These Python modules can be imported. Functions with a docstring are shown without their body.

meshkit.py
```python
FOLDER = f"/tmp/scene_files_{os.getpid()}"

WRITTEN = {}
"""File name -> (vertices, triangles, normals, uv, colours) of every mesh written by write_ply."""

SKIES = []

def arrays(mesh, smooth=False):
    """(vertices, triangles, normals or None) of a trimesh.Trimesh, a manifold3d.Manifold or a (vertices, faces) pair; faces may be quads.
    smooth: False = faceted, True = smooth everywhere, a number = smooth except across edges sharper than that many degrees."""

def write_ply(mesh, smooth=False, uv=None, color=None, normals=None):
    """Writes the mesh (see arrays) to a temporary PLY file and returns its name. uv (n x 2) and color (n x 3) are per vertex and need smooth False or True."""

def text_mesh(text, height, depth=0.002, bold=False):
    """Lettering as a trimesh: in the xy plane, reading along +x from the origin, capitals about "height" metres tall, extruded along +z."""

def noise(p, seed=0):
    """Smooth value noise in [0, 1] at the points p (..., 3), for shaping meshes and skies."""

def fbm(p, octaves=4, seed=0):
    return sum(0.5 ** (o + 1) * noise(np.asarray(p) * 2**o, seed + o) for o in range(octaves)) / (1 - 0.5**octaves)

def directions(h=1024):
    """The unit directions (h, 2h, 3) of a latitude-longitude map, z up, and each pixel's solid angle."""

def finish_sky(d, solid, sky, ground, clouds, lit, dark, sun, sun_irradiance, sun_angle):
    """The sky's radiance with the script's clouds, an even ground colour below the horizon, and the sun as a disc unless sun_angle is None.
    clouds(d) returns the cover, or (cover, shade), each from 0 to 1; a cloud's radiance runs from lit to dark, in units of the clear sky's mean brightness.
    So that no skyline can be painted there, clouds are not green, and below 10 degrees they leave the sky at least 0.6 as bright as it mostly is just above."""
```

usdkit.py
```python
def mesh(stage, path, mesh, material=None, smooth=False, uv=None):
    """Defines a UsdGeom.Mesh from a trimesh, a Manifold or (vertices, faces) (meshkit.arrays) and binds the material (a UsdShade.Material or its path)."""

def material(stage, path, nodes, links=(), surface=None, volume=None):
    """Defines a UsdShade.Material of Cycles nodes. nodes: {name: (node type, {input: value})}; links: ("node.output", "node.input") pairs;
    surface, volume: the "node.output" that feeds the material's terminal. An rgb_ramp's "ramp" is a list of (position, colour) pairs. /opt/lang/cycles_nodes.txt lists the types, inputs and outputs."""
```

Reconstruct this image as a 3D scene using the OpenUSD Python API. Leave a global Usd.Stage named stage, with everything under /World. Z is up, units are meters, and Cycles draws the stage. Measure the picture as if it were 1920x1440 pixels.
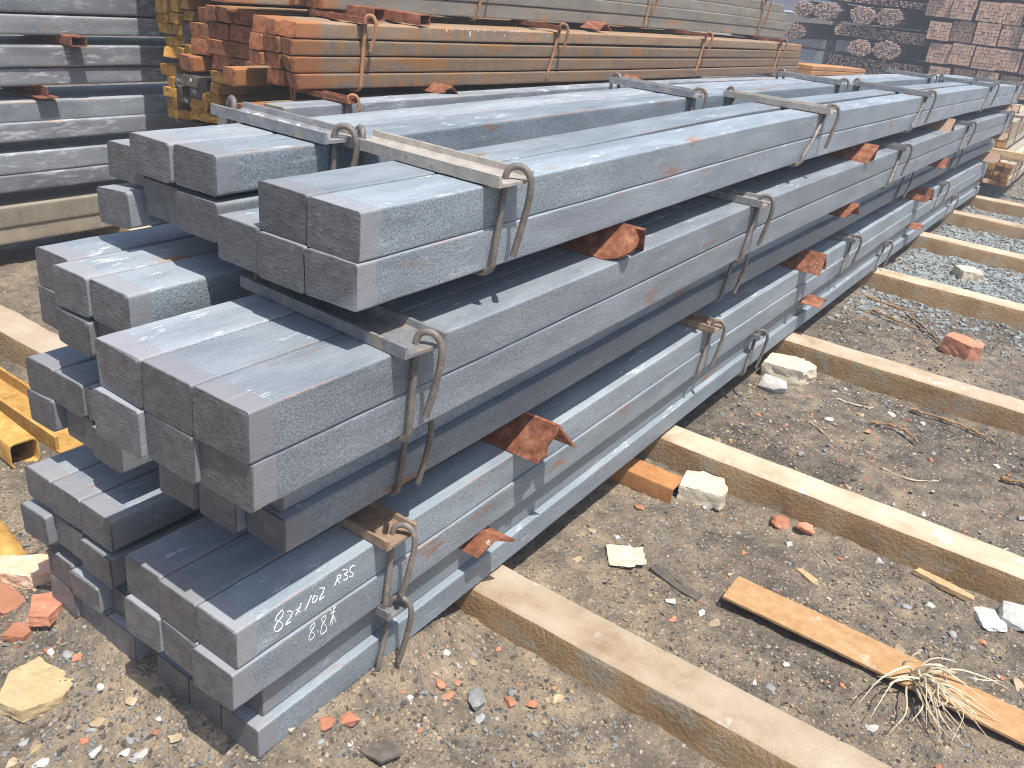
import math, random
import numpy as np, trimesh, usdkit, meshkit
from pxr import Usd, UsdGeom, UsdLux, UsdShade, Sdf, Gf, Vt

stage = Usd.Stage.CreateInMemory()
UsdGeom.SetStageUpAxis(stage, UsdGeom.Tokens.z)
UsdGeom.SetStageMetersPerUnit(stage, 1.0)
world = UsdGeom.Xform.Define(stage, '/World')
stage.SetDefaultPrim(world.GetPrim())
LK = '/World/Looks'
UsdGeom.Scope.Define(stage, LK)

# ------------------------------------------------------------------ camera, sky, sun, exposure
YAW, PIT, ROL = map(math.radians, (-31.83, 25.15, 6.717))
CAM = np.array([0, 0, 1.47])
cy_, sy_, cp_, sp_ = math.cos(YAW), math.sin(YAW), math.cos(PIT), math.sin(PIT)
FW = np.array([sy_ * cp_, cy_ * cp_, -sp_]); R0 = np.array([cy_, -sy_, 0]); U0 = np.cross(R0, FW)
RT = math.cos(ROL) * R0 + math.sin(ROL) * U0; UP = -math.sin(ROL) * R0 + math.cos(ROL) * U0
cam = UsdGeom.Camera.Define(stage, '/World/camera')
cam.CreateHorizontalApertureAttr(36.0); cam.CreateVerticalApertureAttr(27.0)
cam.CreateFocalLengthAttr(1625.0 / 1920 * 36); cam.CreateClippingRangeAttr(Gf.Vec2f(0.02, 2000))
cam.CreateExposureAttr(0.76)
M = np.eye(4); M[0, :3] = RT; M[1, :3] = UP; M[2, :3] = -FW; M[3, :3] = CAM
cam.AddTransformOp().Set(Gf.Matrix4d(*M.ravel().tolist()))

SUN = np.array([0.345, -0.15, 0.925]); SUN /= np.linalg.norm(SUN)
dome = UsdLux.DomeLight.Define(stage, '/World/sky')
skym = usdkit.material(stage, LK + '/sky_air', {
    's': ('sky_texture', {'sky_type': 'single_scattering', 'sun_disc': False, 'sun_elevation': math.asin(SUN[2]),
                          'sun_rotation': math.atan2(SUN[0], SUN[1]), 'aerosol_density': 2.0}),
    'b': ('background_shader', {'strength': 0.118})}, [('s.color', 'b.color')], surface='b.background')
UsdShade.MaterialBindingAPI.Apply(dome.GetPrim()).Bind(skym)
dome.GetPrim().SetCustomDataByKey('kind', 'structure')
sun = UsdLux.DistantLight.Define(stage, '/World/sun')
sun.CreateIntensityAttr(1.02); sun.CreateAngleAttr(0.55); sun.CreateColorAttr(Gf.Vec3f(1.0, 0.955, 0.88))
sun.CreateNormalizeAttr(True)
zx = SUN; xx = np.cross([0, 0, 1], zx); xx /= np.linalg.norm(xx); yx = np.cross(zx, xx)
M = np.eye(4); M[0, :3] = xx; M[1, :3] = yx; M[2, :3] = zx
sun.AddTransformOp().Set(Gf.Matrix4d(*M.ravel().tolist()))

# ------------------------------------------------------------------ helpers
rng = np.random.default_rng(7)
used = {}
def numbered(path):
    n = used.get(path, 0); used[path] = n + 1
    return path if n == 0 else '%s_%03d' % (path, n)
def data(p, **k):
    for a, b in k.items():
        if b: p.SetCustomDataByKey(a, b)
    return p
def obj(name, mesh, mat, parent=None, smooth=35, loc=None, **k):
    path = numbered((str(parent.GetPath()) if parent else '/World') + '/' + name)
    m = usdkit.mesh(stage, path, mesh, mat, smooth=smooth)
    if loc is not None: UsdGeom.Xformable(m).AddTranslateOp().Set(Gf.Vec3d(*map(float, loc)))
    return data(m.GetPrim(), **k)
def thing(name, label, category, loc=(0, 0, 0), rotz=0, group=None):
    x = UsdGeom.Xform.Define(stage, numbered('/World/' + name))
    x.AddTranslateOp().Set(Gf.Vec3d(*map(float, loc)))
    if rotz: x.AddRotateZOp().Set(float(rotz))
    return data(x.GetPrim(), label=label, category=category, group=group)
def cat(*ms): return trimesh.util.concatenate([m for m in ms])
def box(x0, x1, y0, y1, z0, z1):
    b = trimesh.creation.box((x1 - x0, y1 - y0, z1 - z0)); b.apply_translation(((x0 + x1) / 2, (y0 + y1) / 2, (z0 + z1) / 2)); return b
def sweep(pts, r, n=8, ry=None, closed_caps=True):
    """tube along a polyline; r number or list"""
    P = np.asarray(pts, float); k = len(P); r = np.broadcast_to(r, k)
    T = np.gradient(P, axis=0); T /= np.linalg.norm(T, axis=1)[:, None]
    a = np.array([0, 0, 1.0]) if abs(T[0][2]) < .9 else np.array([1.0, 0, 0])
    u = np.cross(T[0], a); u /= np.linalg.norm(u); V = []
    for i in range(k):
        u = u - T[i] * (u @ T[i]); u /= np.linalg.norm(u); w = np.cross(T[i], u)
        th = np.arange(n) / n * 2 * np.pi
        V.append(P[i] + r[i] * (np.cos(th)[:, None] * u + np.sin(th)[:, None] * w))
    V = np.vstack(V); F = []
    for i in range(k - 1):
        for j in range(n):
            a0, a1, b0, b1 = i * n + j, i * n + (j + 1) % n, (i + 1) * n + j, (i + 1) * n + (j + 1) % n
            F += [(a0, b0, b1), (a0, b1, a1)]
    c0 = len(V); V = np.vstack([V, P[0], P[-1]])
    for j in range(n):
        F += [(c0, j, (j + 1) % n), (c0 + 1, (k - 1) * n + (j + 1) % n, (k - 1) * n + j)]
    return trimesh.Trimesh(V, np.array(F)[:, ::-1], process=False)
def spline(P, m=6):
    P = np.asarray(P, float); Q = np.vstack([2 * P[0] - P[1], P, 2 * P[-1] - P[-2]]); out = []
    for i in range(1, len(Q) - 2):
        for t in np.arange(m) / m:
            a, b, c, d = Q[i - 1:i + 3]
            out.append(.5 * (2 * b + (c - a) * t + (2 * a - 5 * b + 4 * c - d) * t * t + (-a + 3 * b - 3 * c + d) * t ** 3))
    return np.array(out + [P[-1]])
def gz(y):                      # the yard falls away gently towards the far end
    return -.003 * np.clip(np.asarray(y, float) - 4, 0, 7) ** 2
def bump_up(y):                 # bundles ride a little higher over the second bearer
    return .014 * np.exp(-((np.asarray(y, float) - 2.9) / 1.1) ** 2)

# ------------------------------------------------------------------ materials
def mat(name, nodes, links, surface='p.BSDF'):
    return usdkit.material(stage, LK + '/' + name, nodes, links, surface=surface)

def steel(name, c1, c2, patch, rust, rust_amt, band, end, band_len=.046, rough=.5, bump_k=1.0, streak=None, streak_amt=.5, spec=.5, flake=.62, jit=-.006, var=(.80, 1.14)):
    rusty = jit < -.01
    n = {
        'tc': ('texture_coordinate', {}), 'oi': ('object_info', {}),
        'off': ('vector_math', {'math_type': 'scale', 'vector1': (37., 11., 23.)}),
        'add': ('vector_math', {'math_type': 'add'}),
        'st': ('mapping', {'scale': (1, .22, 1)}),
        'st2': ('mapping', {'scale': (1, 6.0, .6)}),
        'sep': ('separate_xyz', {}),
        'n1': ('noise_texture', {'scale': 16., 'detail': 4., 'roughness': .6}),
        'r1': ('rgb_ramp', {'ramp': [(.32, c1), (.68, c2)]}),
        'n2': ('noise_texture', {'scale': 55., 'detail': 5., 'roughness': .68}),
        'r2': ('rgb_ramp', {'ramp': [(flake, (0, 0, 0)), (flake + .05, (1, 1, 1))]}),
        'n2b': ('noise_texture', {'scale': 5., 'detail': 2.}),
        'r2b': ('rgb_ramp', {'ramp': [(.45, (0, 0, 0)), (.6, (1, 1, 1))]}),
        'mfl': ('math', {'math_type': 'multiply'}),
        'mfi': ('math', {'math_type': 'multiply_add', 'value2': -.8 if name == 'mill_steel' else 0., 'value3': 1.15 if name == 'mill_steel' else 1.}), 'mfs': ('math', {'math_type': 'multiply'}),
        'mx1': ('mix_color', {'b': patch}),
        'n3': ('noise_texture', {'scale': 13., 'detail': 5., 'roughness': .6}),
        'r3': ('rgb_ramp', {'ramp': [(1 - rust_amt, (0, 0, 0)), (1 - rust_amt + .07, (1, 1, 1))]}),
        'mx2': ('mix_color', {'b': rust}),
        'n4': ('noise_texture', {'scale': 30., 'detail': 4. if rusty else 2., 'roughness': .7}),
        'yj': ('math', {'math_type': 'multiply_add', 'value2': jit}),
        'bm': ('map_range', {'range_type': 'smoothstep', 'from_min': band_len + jit * .5 - (.03 if rusty else .003), 'from_max': band_len + jit * .5 + (.03 if rusty else 0), 'to_min': 1, 'to_max': 0, 'clamp': True}),
        'bk': ('math', {'math_type': 'multiply', 'value2': .85}),
        'mx3': ('mix_color', {'b': band}),
        'em': ('map_range', {'from_min': .0015, 'from_max': .004, 'to_min': 1, 'to_max': 0, 'clamp': True}),
        'n5': ('noise_texture', {'scale': 42., 'detail': 5., 'roughness': .65}),
        'r5': ('rgb_ramp', {'ramp': [(.35, tuple(v * (.5 if rusty else .72) for v in end)), (.65, tuple(min(1, v * (1.35 if rusty else 1.22)) for v in end))]}),
        'mx4': ('mix_color', {}),
        'vr': ('map_range', {'to_min': var[0], 'to_max': var[1]}), 'tn': ('math', {'math_type': 'multiply', 'value2': 7.31}), 'tf': ('math', {'math_type': 'fraction'}), 'tr': ('rgb_ramp', {'ramp': [(0, (.98, 1.0, 1.0)), (.35, (.945, 1.0, 1.015)), (.6, (1.025, 1.0, .975)), (.8, (.965, .98, 1.01)), (1, (1.0, .985, .985))]}), 'tm': ('mix_color', {'blend_type': 'multiply', 'fac': 1.0, 'use_clamp': False}),
        'hs': ('hsv', {}),
        'p': ('principled_bsdf', {'specular_ior_level': spec}),
        'rr': ('map_range', {'from_min': .3, 'from_max': .7, 'to_min': rough - .1, 'to_max': rough + .1}),
        'f1': ('noise_texture', {'scale': 250., 'detail': 4., 'roughness': .65}),
        'f2': ('noise_texture', {'scale': 75., 'detail': 4., 'roughness': .6}),
        'bs': ('map_range', {'from_min': 0, 'from_max': 1, 'to_min': .9 * bump_k, 'to_max': .15 * bump_k}),
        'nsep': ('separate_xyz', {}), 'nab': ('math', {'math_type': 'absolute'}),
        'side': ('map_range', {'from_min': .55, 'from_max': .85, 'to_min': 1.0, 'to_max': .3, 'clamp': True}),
        'bs2': ('math', {'math_type': 'multiply'}),
        'spk': ('map_range', {'from_min': .34, 'from_max': .66, 'to_min': 1 - .42 * min(bump_k, 1.2), 'to_max': 1 + .24 * min(bump_k, 1.2), 'clamp': True}),
        'spm': ('map_range', {'to_min': 0, 'to_max': 1}), 'spx': ('mix_float', {'a': 1.0}), 'spv': ('math', {'math_type': 'multiply'}),
        'ed1': ('map_range', {'range_type': 'smoothstep', 'from_min': .12, 'from_max': .3, 'to_min': 0, 'to_max': 1, 'clamp': True}), 'ed2': ('map_range', {'range_type': 'smoothstep', 'from_min': .90, 'from_max': .985, 'to_min': 1, 'to_max': 0, 'clamp': True}),
        'edm': ('math', {'math_type': 'multiply'}), 'edn': ('noise_texture', {'scale': 14., 'detail': 5., 'roughness': .7}), 'edmp': ('mapping', {'scale': (.3, .2, .3)}),
        'edr': ('rgb_ramp', {'ramp': [(.52, (0, 0, 0)), (.60, (.85, .85, .85))]}), 'edx': ('math', {'math_type': 'multiply'}), 'mxe': ('mix_color', {'b': tuple(.62 * r + .38 * c for r, c in zip(rust, c2))}),
        'rg': ('noise_texture', {'type': 'ridged_multifractal', 'scale': 95., 'detail': 5., 'roughness': .6}), 'rgm': ('mapping', {'scale': (.8, 1, 1.7)}),
        'b3': ('bump', {'distance': .0025}), 'b3s': ('math', {'math_type': 'multiply', 'value2': .5}),
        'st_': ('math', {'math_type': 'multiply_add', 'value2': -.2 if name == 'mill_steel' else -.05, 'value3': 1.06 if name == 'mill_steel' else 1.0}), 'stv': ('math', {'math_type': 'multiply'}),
        'b1': ('bump', {'distance': .0018}),
        'b2': ('bump', {'distance': .004, 'strength': .3 * bump_k}),
    }
    l = [('oi.random', 'off.scale'), ('tc.object', 'add.vector1'), ('off.vector', 'add.vector2'), ('add.vector', 'st.vector'), ('add.vector', 'st2.vector'),
         ('tc.object', 'sep.vector'), ('st.vector', 'n1.vector'), ('n1.fac', 'r1.fac'), ('st.vector', 'n2.vector'), ('n2.fac', 'r2.fac'),
         ('add.vector', 'n2b.vector'), ('n2b.fac', 'r2b.fac'), ('r2.color', 'mfl.value1'), ('r2b.color', 'mfl.value2'),
         ('mfl.value', 'mfs.value1'), ('side.result', 'mfi.value1'), ('mfi.value', 'mfs.value2'), ('mfs.value', 'mx1.fac'), ('r1.color', 'mx1.a'), ('st.vector', 'n3.vector'), ('n3.fac', 'r3.fac'), ('r3.color', 'mx2.fac'), ('mx1.result', 'mx2.a'),
         ('add.vector', 'n4.vector'), ('n4.fac', 'yj.value1'), ('sep.y', 'yj.value3'), ('yj.value', 'bm.value'), ('bm.result', 'bk.value1'), ('bk.value', 'mx3.fac'),
         ('sep.y', 'em.value'), ('add.vector', 'n5.vector'), ('n5.fac', 'r5.fac'), ('em.result', 'mx4.fac'), ('mx3.result', 'mx4.a'), ('r5.color', 'mx4.b'),
         ('oi.random', 'vr.value'), ('oi.random', 'tn.value1'), ('tn.value', 'tf.value1'), ('tf.value', 'tr.fac'), ('mx4.result', 'tm.a'), ('tr.color', 'tm.b'), ('tm.result', 'hs.color'), ('hs.color', 'p.base_color'),
         ('n1.fac', 'rr.value'), ('rr.result', 'p.roughness'), ('add.vector', 'f1.vector'), ('add.vector', 'f2.vector'),
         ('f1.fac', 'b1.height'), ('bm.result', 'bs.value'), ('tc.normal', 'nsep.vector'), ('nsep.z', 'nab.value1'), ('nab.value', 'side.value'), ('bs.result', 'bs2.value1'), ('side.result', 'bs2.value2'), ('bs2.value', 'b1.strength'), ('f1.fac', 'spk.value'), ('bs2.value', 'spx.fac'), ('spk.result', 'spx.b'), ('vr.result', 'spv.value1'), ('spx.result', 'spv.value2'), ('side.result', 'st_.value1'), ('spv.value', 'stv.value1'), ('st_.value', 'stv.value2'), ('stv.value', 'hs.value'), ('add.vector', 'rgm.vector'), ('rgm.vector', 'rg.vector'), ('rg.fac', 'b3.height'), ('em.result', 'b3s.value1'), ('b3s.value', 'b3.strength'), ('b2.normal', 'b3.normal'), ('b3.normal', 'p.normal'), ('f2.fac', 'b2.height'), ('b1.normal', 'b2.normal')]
    last = 'mx2.result'
    if streak is not None:      # runs of rust down the faces
        n.update({'ns': ('noise_texture', {'scale': 4., 'detail': 4., 'roughness': .7}),
                  'rs': ('rgb_ramp', {'ramp': [(1 - streak_amt - .12, (0, 0, 0)), (1 - streak_amt + .12, (1, 1, 1))]}),
                  'mxs': ('mix_color', {'b': streak})})
        l += [('st2.vector', 'ns.vector'), ('ns.fac', 'rs.fac'), ('rs.color', 'mxs.fac'), ('mx2.result', 'mxs.a')]
        last = 'mxs.result'
    l += [(last, 'mxe.a'), ('nab.value', 'ed1.value'), ('nab.value', 'ed2.value'), ('ed1.result', 'edm.value1'), ('ed2.result', 'edm.value2'), ('add.vector', 'edmp.vector'), ('edmp.vector', 'edn.vector'), ('edn.fac', 'edr.fac'), ('edr.color', 'edx.value1'), ('edm.value', 'edx.value2'), ('edx.value', 'mxe.fac')]
    l.append(('mxe.result', 'mx3.a'))
    return mat(name, n, l)

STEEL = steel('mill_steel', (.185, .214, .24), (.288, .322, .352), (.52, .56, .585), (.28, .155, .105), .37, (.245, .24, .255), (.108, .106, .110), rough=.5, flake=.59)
OLD = steel('weathered_steel', (.155, .165, .185), (.27, .285, .31), (.42, .44, .47), (.40, .24, .12), .32, (.25, .23, .2), (.2, .17, .14), rough=.6, flake=.53)
OLDTAN = steel('muddy_steel', (.25, .215, .165), (.33, .285, .215), (.40, .38, .33), (.42, .25, .11), .36, (.25, .23, .2), (.2, .17, .14), rough=.75, streak=(.36, .30, .22), streak_amt=.5, flake=.6)
RUSTBAR = steel('rusted_bar_steel', (.19, .15, .115), (.29, .225, .165), (.36, .34, .30), (.36, .17, .065), .42, (.33, .13, .05), (.30, .115, .05), band_len=.13, rough=.8, jit=-.14, var=(.68, 1.15), streak=(.36, .19, .075), streak_amt=.45, spec=.25)
BROWNBAR = steel('brown_bar_steel', (.185, .175, .155), (.275, .26, .23), (.36, .35, .33), (.40, .20, .08), .40, (.34, .15, .06), (.36, .15, .06), band_len=.08, rough=.75, jit=-.08, var=(.75, 1.12), streak=(.34, .22, .11), streak_amt=.40, spec=.25)
YELLOW = steel('ochre_bar_steel', (.20, .165, .12), (.30, .23, .13), (.42, .30, .14), (.50, .27, .06), .46, (.46, .245, .055), (.47, .25, .06), band_len=.12, rough=.85, spec=.15, jit=-.12, var=(.6, 1.1))
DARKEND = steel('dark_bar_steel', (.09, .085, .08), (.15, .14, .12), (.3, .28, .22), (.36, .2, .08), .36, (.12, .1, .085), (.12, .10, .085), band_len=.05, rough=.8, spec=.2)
FARBAR = steel('far_brown_steel', (.24, .19, .16), (.32, .25, .21), (.38, .31, .26), (.40, .22, .13), .42, (.47, .295, .205), (.50, .325, .235), band_len=.08, rough=.8, spec=.2)
ORANGE = steel('orange_bar_steel', (.38, .19, .09), (.48, .25, .12), (.55, .32, .17), (.50, .22, .08), .42, (.5, .24, .1), (.5, .24, .1), band_len=.08, rough=.85, spec=.15)
BEIGE = steel('beige_bar_steel', (.34, .30, .235), (.43, .385, .31), (.5, .46, .4), (.45, .25, .1), .38, (.45, .23, .09), (.47, .235, .085), band_len=.05, rough=.8, spec=.15)

def simple(name, ramp, scale=20., detail=5., rough=.8, bump=.003, bscale=120., spec=.3, spots=None, spot_scale=60., spot_t=.66, bstr=.6, obj_random=True, space='object'):
    n = {'tc': ('texture_coordinate', {}), 'g': ('geometry', {}), 'oi': ('object_info', {}),
         'off': ('vector_math', {'math_type': 'scale', 'vector1': (17., 41., 9.)}), 'add': ('vector_math', {'math_type': 'add'}),
         'n1': ('noise_texture', {'scale': scale, 'detail': detail, 'roughness': .62}), 'r1': ('rgb_ramp', {'ramp': ramp}),
         'n2': ('noise_texture', {'scale': bscale, 'detail': 4., 'roughness': .65}), 'b': ('bump', {'distance': bump, 'strength': bstr}),
         'vr': ('map_range', {'to_min': .82, 'to_max': 1.18}), 'hs': ('hsv', {}),
         'p': ('principled_bsdf', {'roughness': rough, 'specular_ior_level': spec})}
    src = 'tc.object' if space == 'object' else 'g.position'
    l = [('oi.random', 'off.scale'), (src, 'add.vector1'), ('off.vector', 'add.vector2'), ('add.vector', 'n1.vector'), ('n1.fac', 'r1.fac'),
         ('add.vector', 'n2.vector'), ('n2.fac', 'b.height'), ('b.normal', 'p.normal'), ('hs.color', 'p.base_color')]
    if obj_random: l += [('oi.random', 'vr.value'), ('vr.result', 'hs.value')]
    last = 'r1.color'
    if spots:
        n.update({'n3': ('noise_texture', {'scale': spot_scale, 'detail': 4., 'roughness': .65}), 'r3': ('rgb_ramp', {'ramp': [(spot_t, (0, 0, 0)), (spot_t + .06, (1, 1, 1))]}),
                  'mx': ('mix_color', {'b': spots})})
        l += [('add.vector', 'n3.vector'), ('n3.fac', 'r3.fac'), ('r3.color', 'mx.fac'), ('r1.color', 'mx.a')]; last = 'mx.result'
    l.append((last, 'hs.color'))
    return mat(name, n, l)

RUSTPLATE = simple('rust_plate', [(.28, (.075, .032, .022)), (.5, (.20, .075, .04)), (.68, (.31, .15, .09))], 38., 6., .85, .003, 220., .2, spots=(.42, .36, .29), spot_scale=26., spot_t=.66)
BROWNPLATE = simple('brown_plate', [(.25, (.20, .13, .09)), (.7, (.31, .21, .15))], 30., 5., .8, .002, 200., .2)
CLAMP = simple('clamp_steel', [(.3, (.13, .135, .14)), (.7, (.24, .24, .245))], 40., 5., .5, .002, 180., .5, spots=(.30, .23, .17), spot_scale=22., spot_t=.56)
CLAMPDUST = simple('dusty_channel_steel', [(.3, (.23, .205, .18)), (.7, (.36, .325, .28))], 30., 6., .8, .002, 260., .25, spots=(.2, .2, .2), spot_scale=35., spot_t=.6)
CLAMPBROWN = simple('brown_channel_steel', [(.3, (.16, .11, .075)), (.7, (.30, .21, .14))], 30., 6., .75, .003, 160., .3, spots=(.36, .28, .2), spot_scale=30., spot_t=.62)
RODM = simple('rod_steel', [(.3, (.088, .078, .070)), (.7, (.18, .152, .13))], 50., 5., .5, .0015, 160., .5, spots=(.26, .17, .1), spot_scale=30., spot_t=.6)
RODRUST = simple('rusty_rod_steel', [(.3, (.20, .10, .055)), (.7, (.36, .18, .09))], 50., 5., .75, .002, 160., .3)
CHALK = simple('chalk', [(.3, (.70, .74, .76)), (.7, (.86, .88, .9))], 300., 2., .95, .001, 300., .1)
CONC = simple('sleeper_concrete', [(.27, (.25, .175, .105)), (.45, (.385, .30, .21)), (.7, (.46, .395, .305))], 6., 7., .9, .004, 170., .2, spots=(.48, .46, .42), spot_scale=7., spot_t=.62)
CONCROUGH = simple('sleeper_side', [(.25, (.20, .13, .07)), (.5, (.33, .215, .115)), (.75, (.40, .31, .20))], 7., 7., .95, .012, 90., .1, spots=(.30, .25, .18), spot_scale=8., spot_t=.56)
STONE_PALE = simple('pale_stone', [(.3, (.46, .40, .30)), (.7, (.60, .53, .42))], 22., 6., .9, .006, 130., .15)
STONE_SAND = simple('sandstone', [(.3, (.46, .34, .185)), (.7, (.60, .47, .28))], 26., 6., .95, .008, 160., .1, spots=(.3, .2, .1), spot_scale=50., spot_t=.68)
STONE_WHITE = simple('white_stone', [(.3, (.36, .35, .325)), (.7, (.54, .525, .49))], 30., 5., .8, .004, 150., .2)
STONE_GREY = simple('grey_stone', [(.3, (.16, .165, .165)), (.7, (.30, .305, .30))], 40., 5., .85, .004, 150., .2)
STONE_DARK = simple('dark_stone', [(.3, (.06, .056, .05)), (.7, (.125, .113, .098))], 60., 4., .75, .004, 200., .3)
STONE_TAN = simple('tan_stone', [(.3, (.26, .19, .12)), (.7, (.42, .33, .22))], 40., 5., .9, .004, 150., .15)
GRAVEL = simple('blue_gravel', [(.3, (.15, .168, .17)), (.7, (.32, .345, .34))], 50., 4., .8, .003, 200., .25)
BRICK = simple('red_brick', [(.3, (.34, .14, .082)), (.7, (.47, .225, .142))], 26., 6., .95, .005, 170., .1, spots=(.56, .42, .33), spot_scale=24., spot_t=.66)
BRICKPALE = simple('dusty_brick', [(.3, (.52, .26, .15)), (.55, (.60, .40, .28)), (.75, (.66, .58, .47))], 14., 6., .95, .006, 130., .1)
WOOD = simple('weathered_wood', [(.3, (.36, .23, .12)), (.7, (.52, .37, .21))], 40., 5., .9, .003, 140., .1)
TWIG = simple('brown_twig', [(.3, (.17, .10, .05)), (.7, (.33, .21, .115))], 50., 5., .9, .004, 120., .1)
STRAW = simple('dry_straw', [(.3, (.42, .355, .24)), (.7, (.60, .53, .40))], 60., 3., .8, .001, 100., .2)
PAPER = simple('dirty_paper', [(.3, (.48, .42, .31)), (.7, (.60, .55, .45))], 30., 5., .9, .002, 120., .1, spots=(.5, .3, .18), spot_scale=30., spot_t=.66)
RUSTSTRIP = simple('rust_strip', [(.25, (.33, .19, .085)), (.5, (.42, .25, .12)), (.75, (.50, .335, .185))], 30., 8., .9, .002, 300., .15, spots=(.50, .40, .28), spot_scale=10., spot_t=.64)
YELLOWIRON = simple('ochre_iron', [(.25, (.27, .135, .035)), (.5, (.43, .25, .07)), (.75, (.54, .35, .13))], 22., 6., .85, .003, 200., .15)
TUBEORANGE = simple('orange_tube', [(.3, (.31, .14, .055)), (.7, (.44, .22, .09))], 30., 5., .85, .002, 200., .15)
DARKIRON = simple('dark_scrap', [(.3, (.07, .06, .05)), (.7, (.14, .12, .10))], 40., 5., .8, .004, 120., .3)

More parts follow.
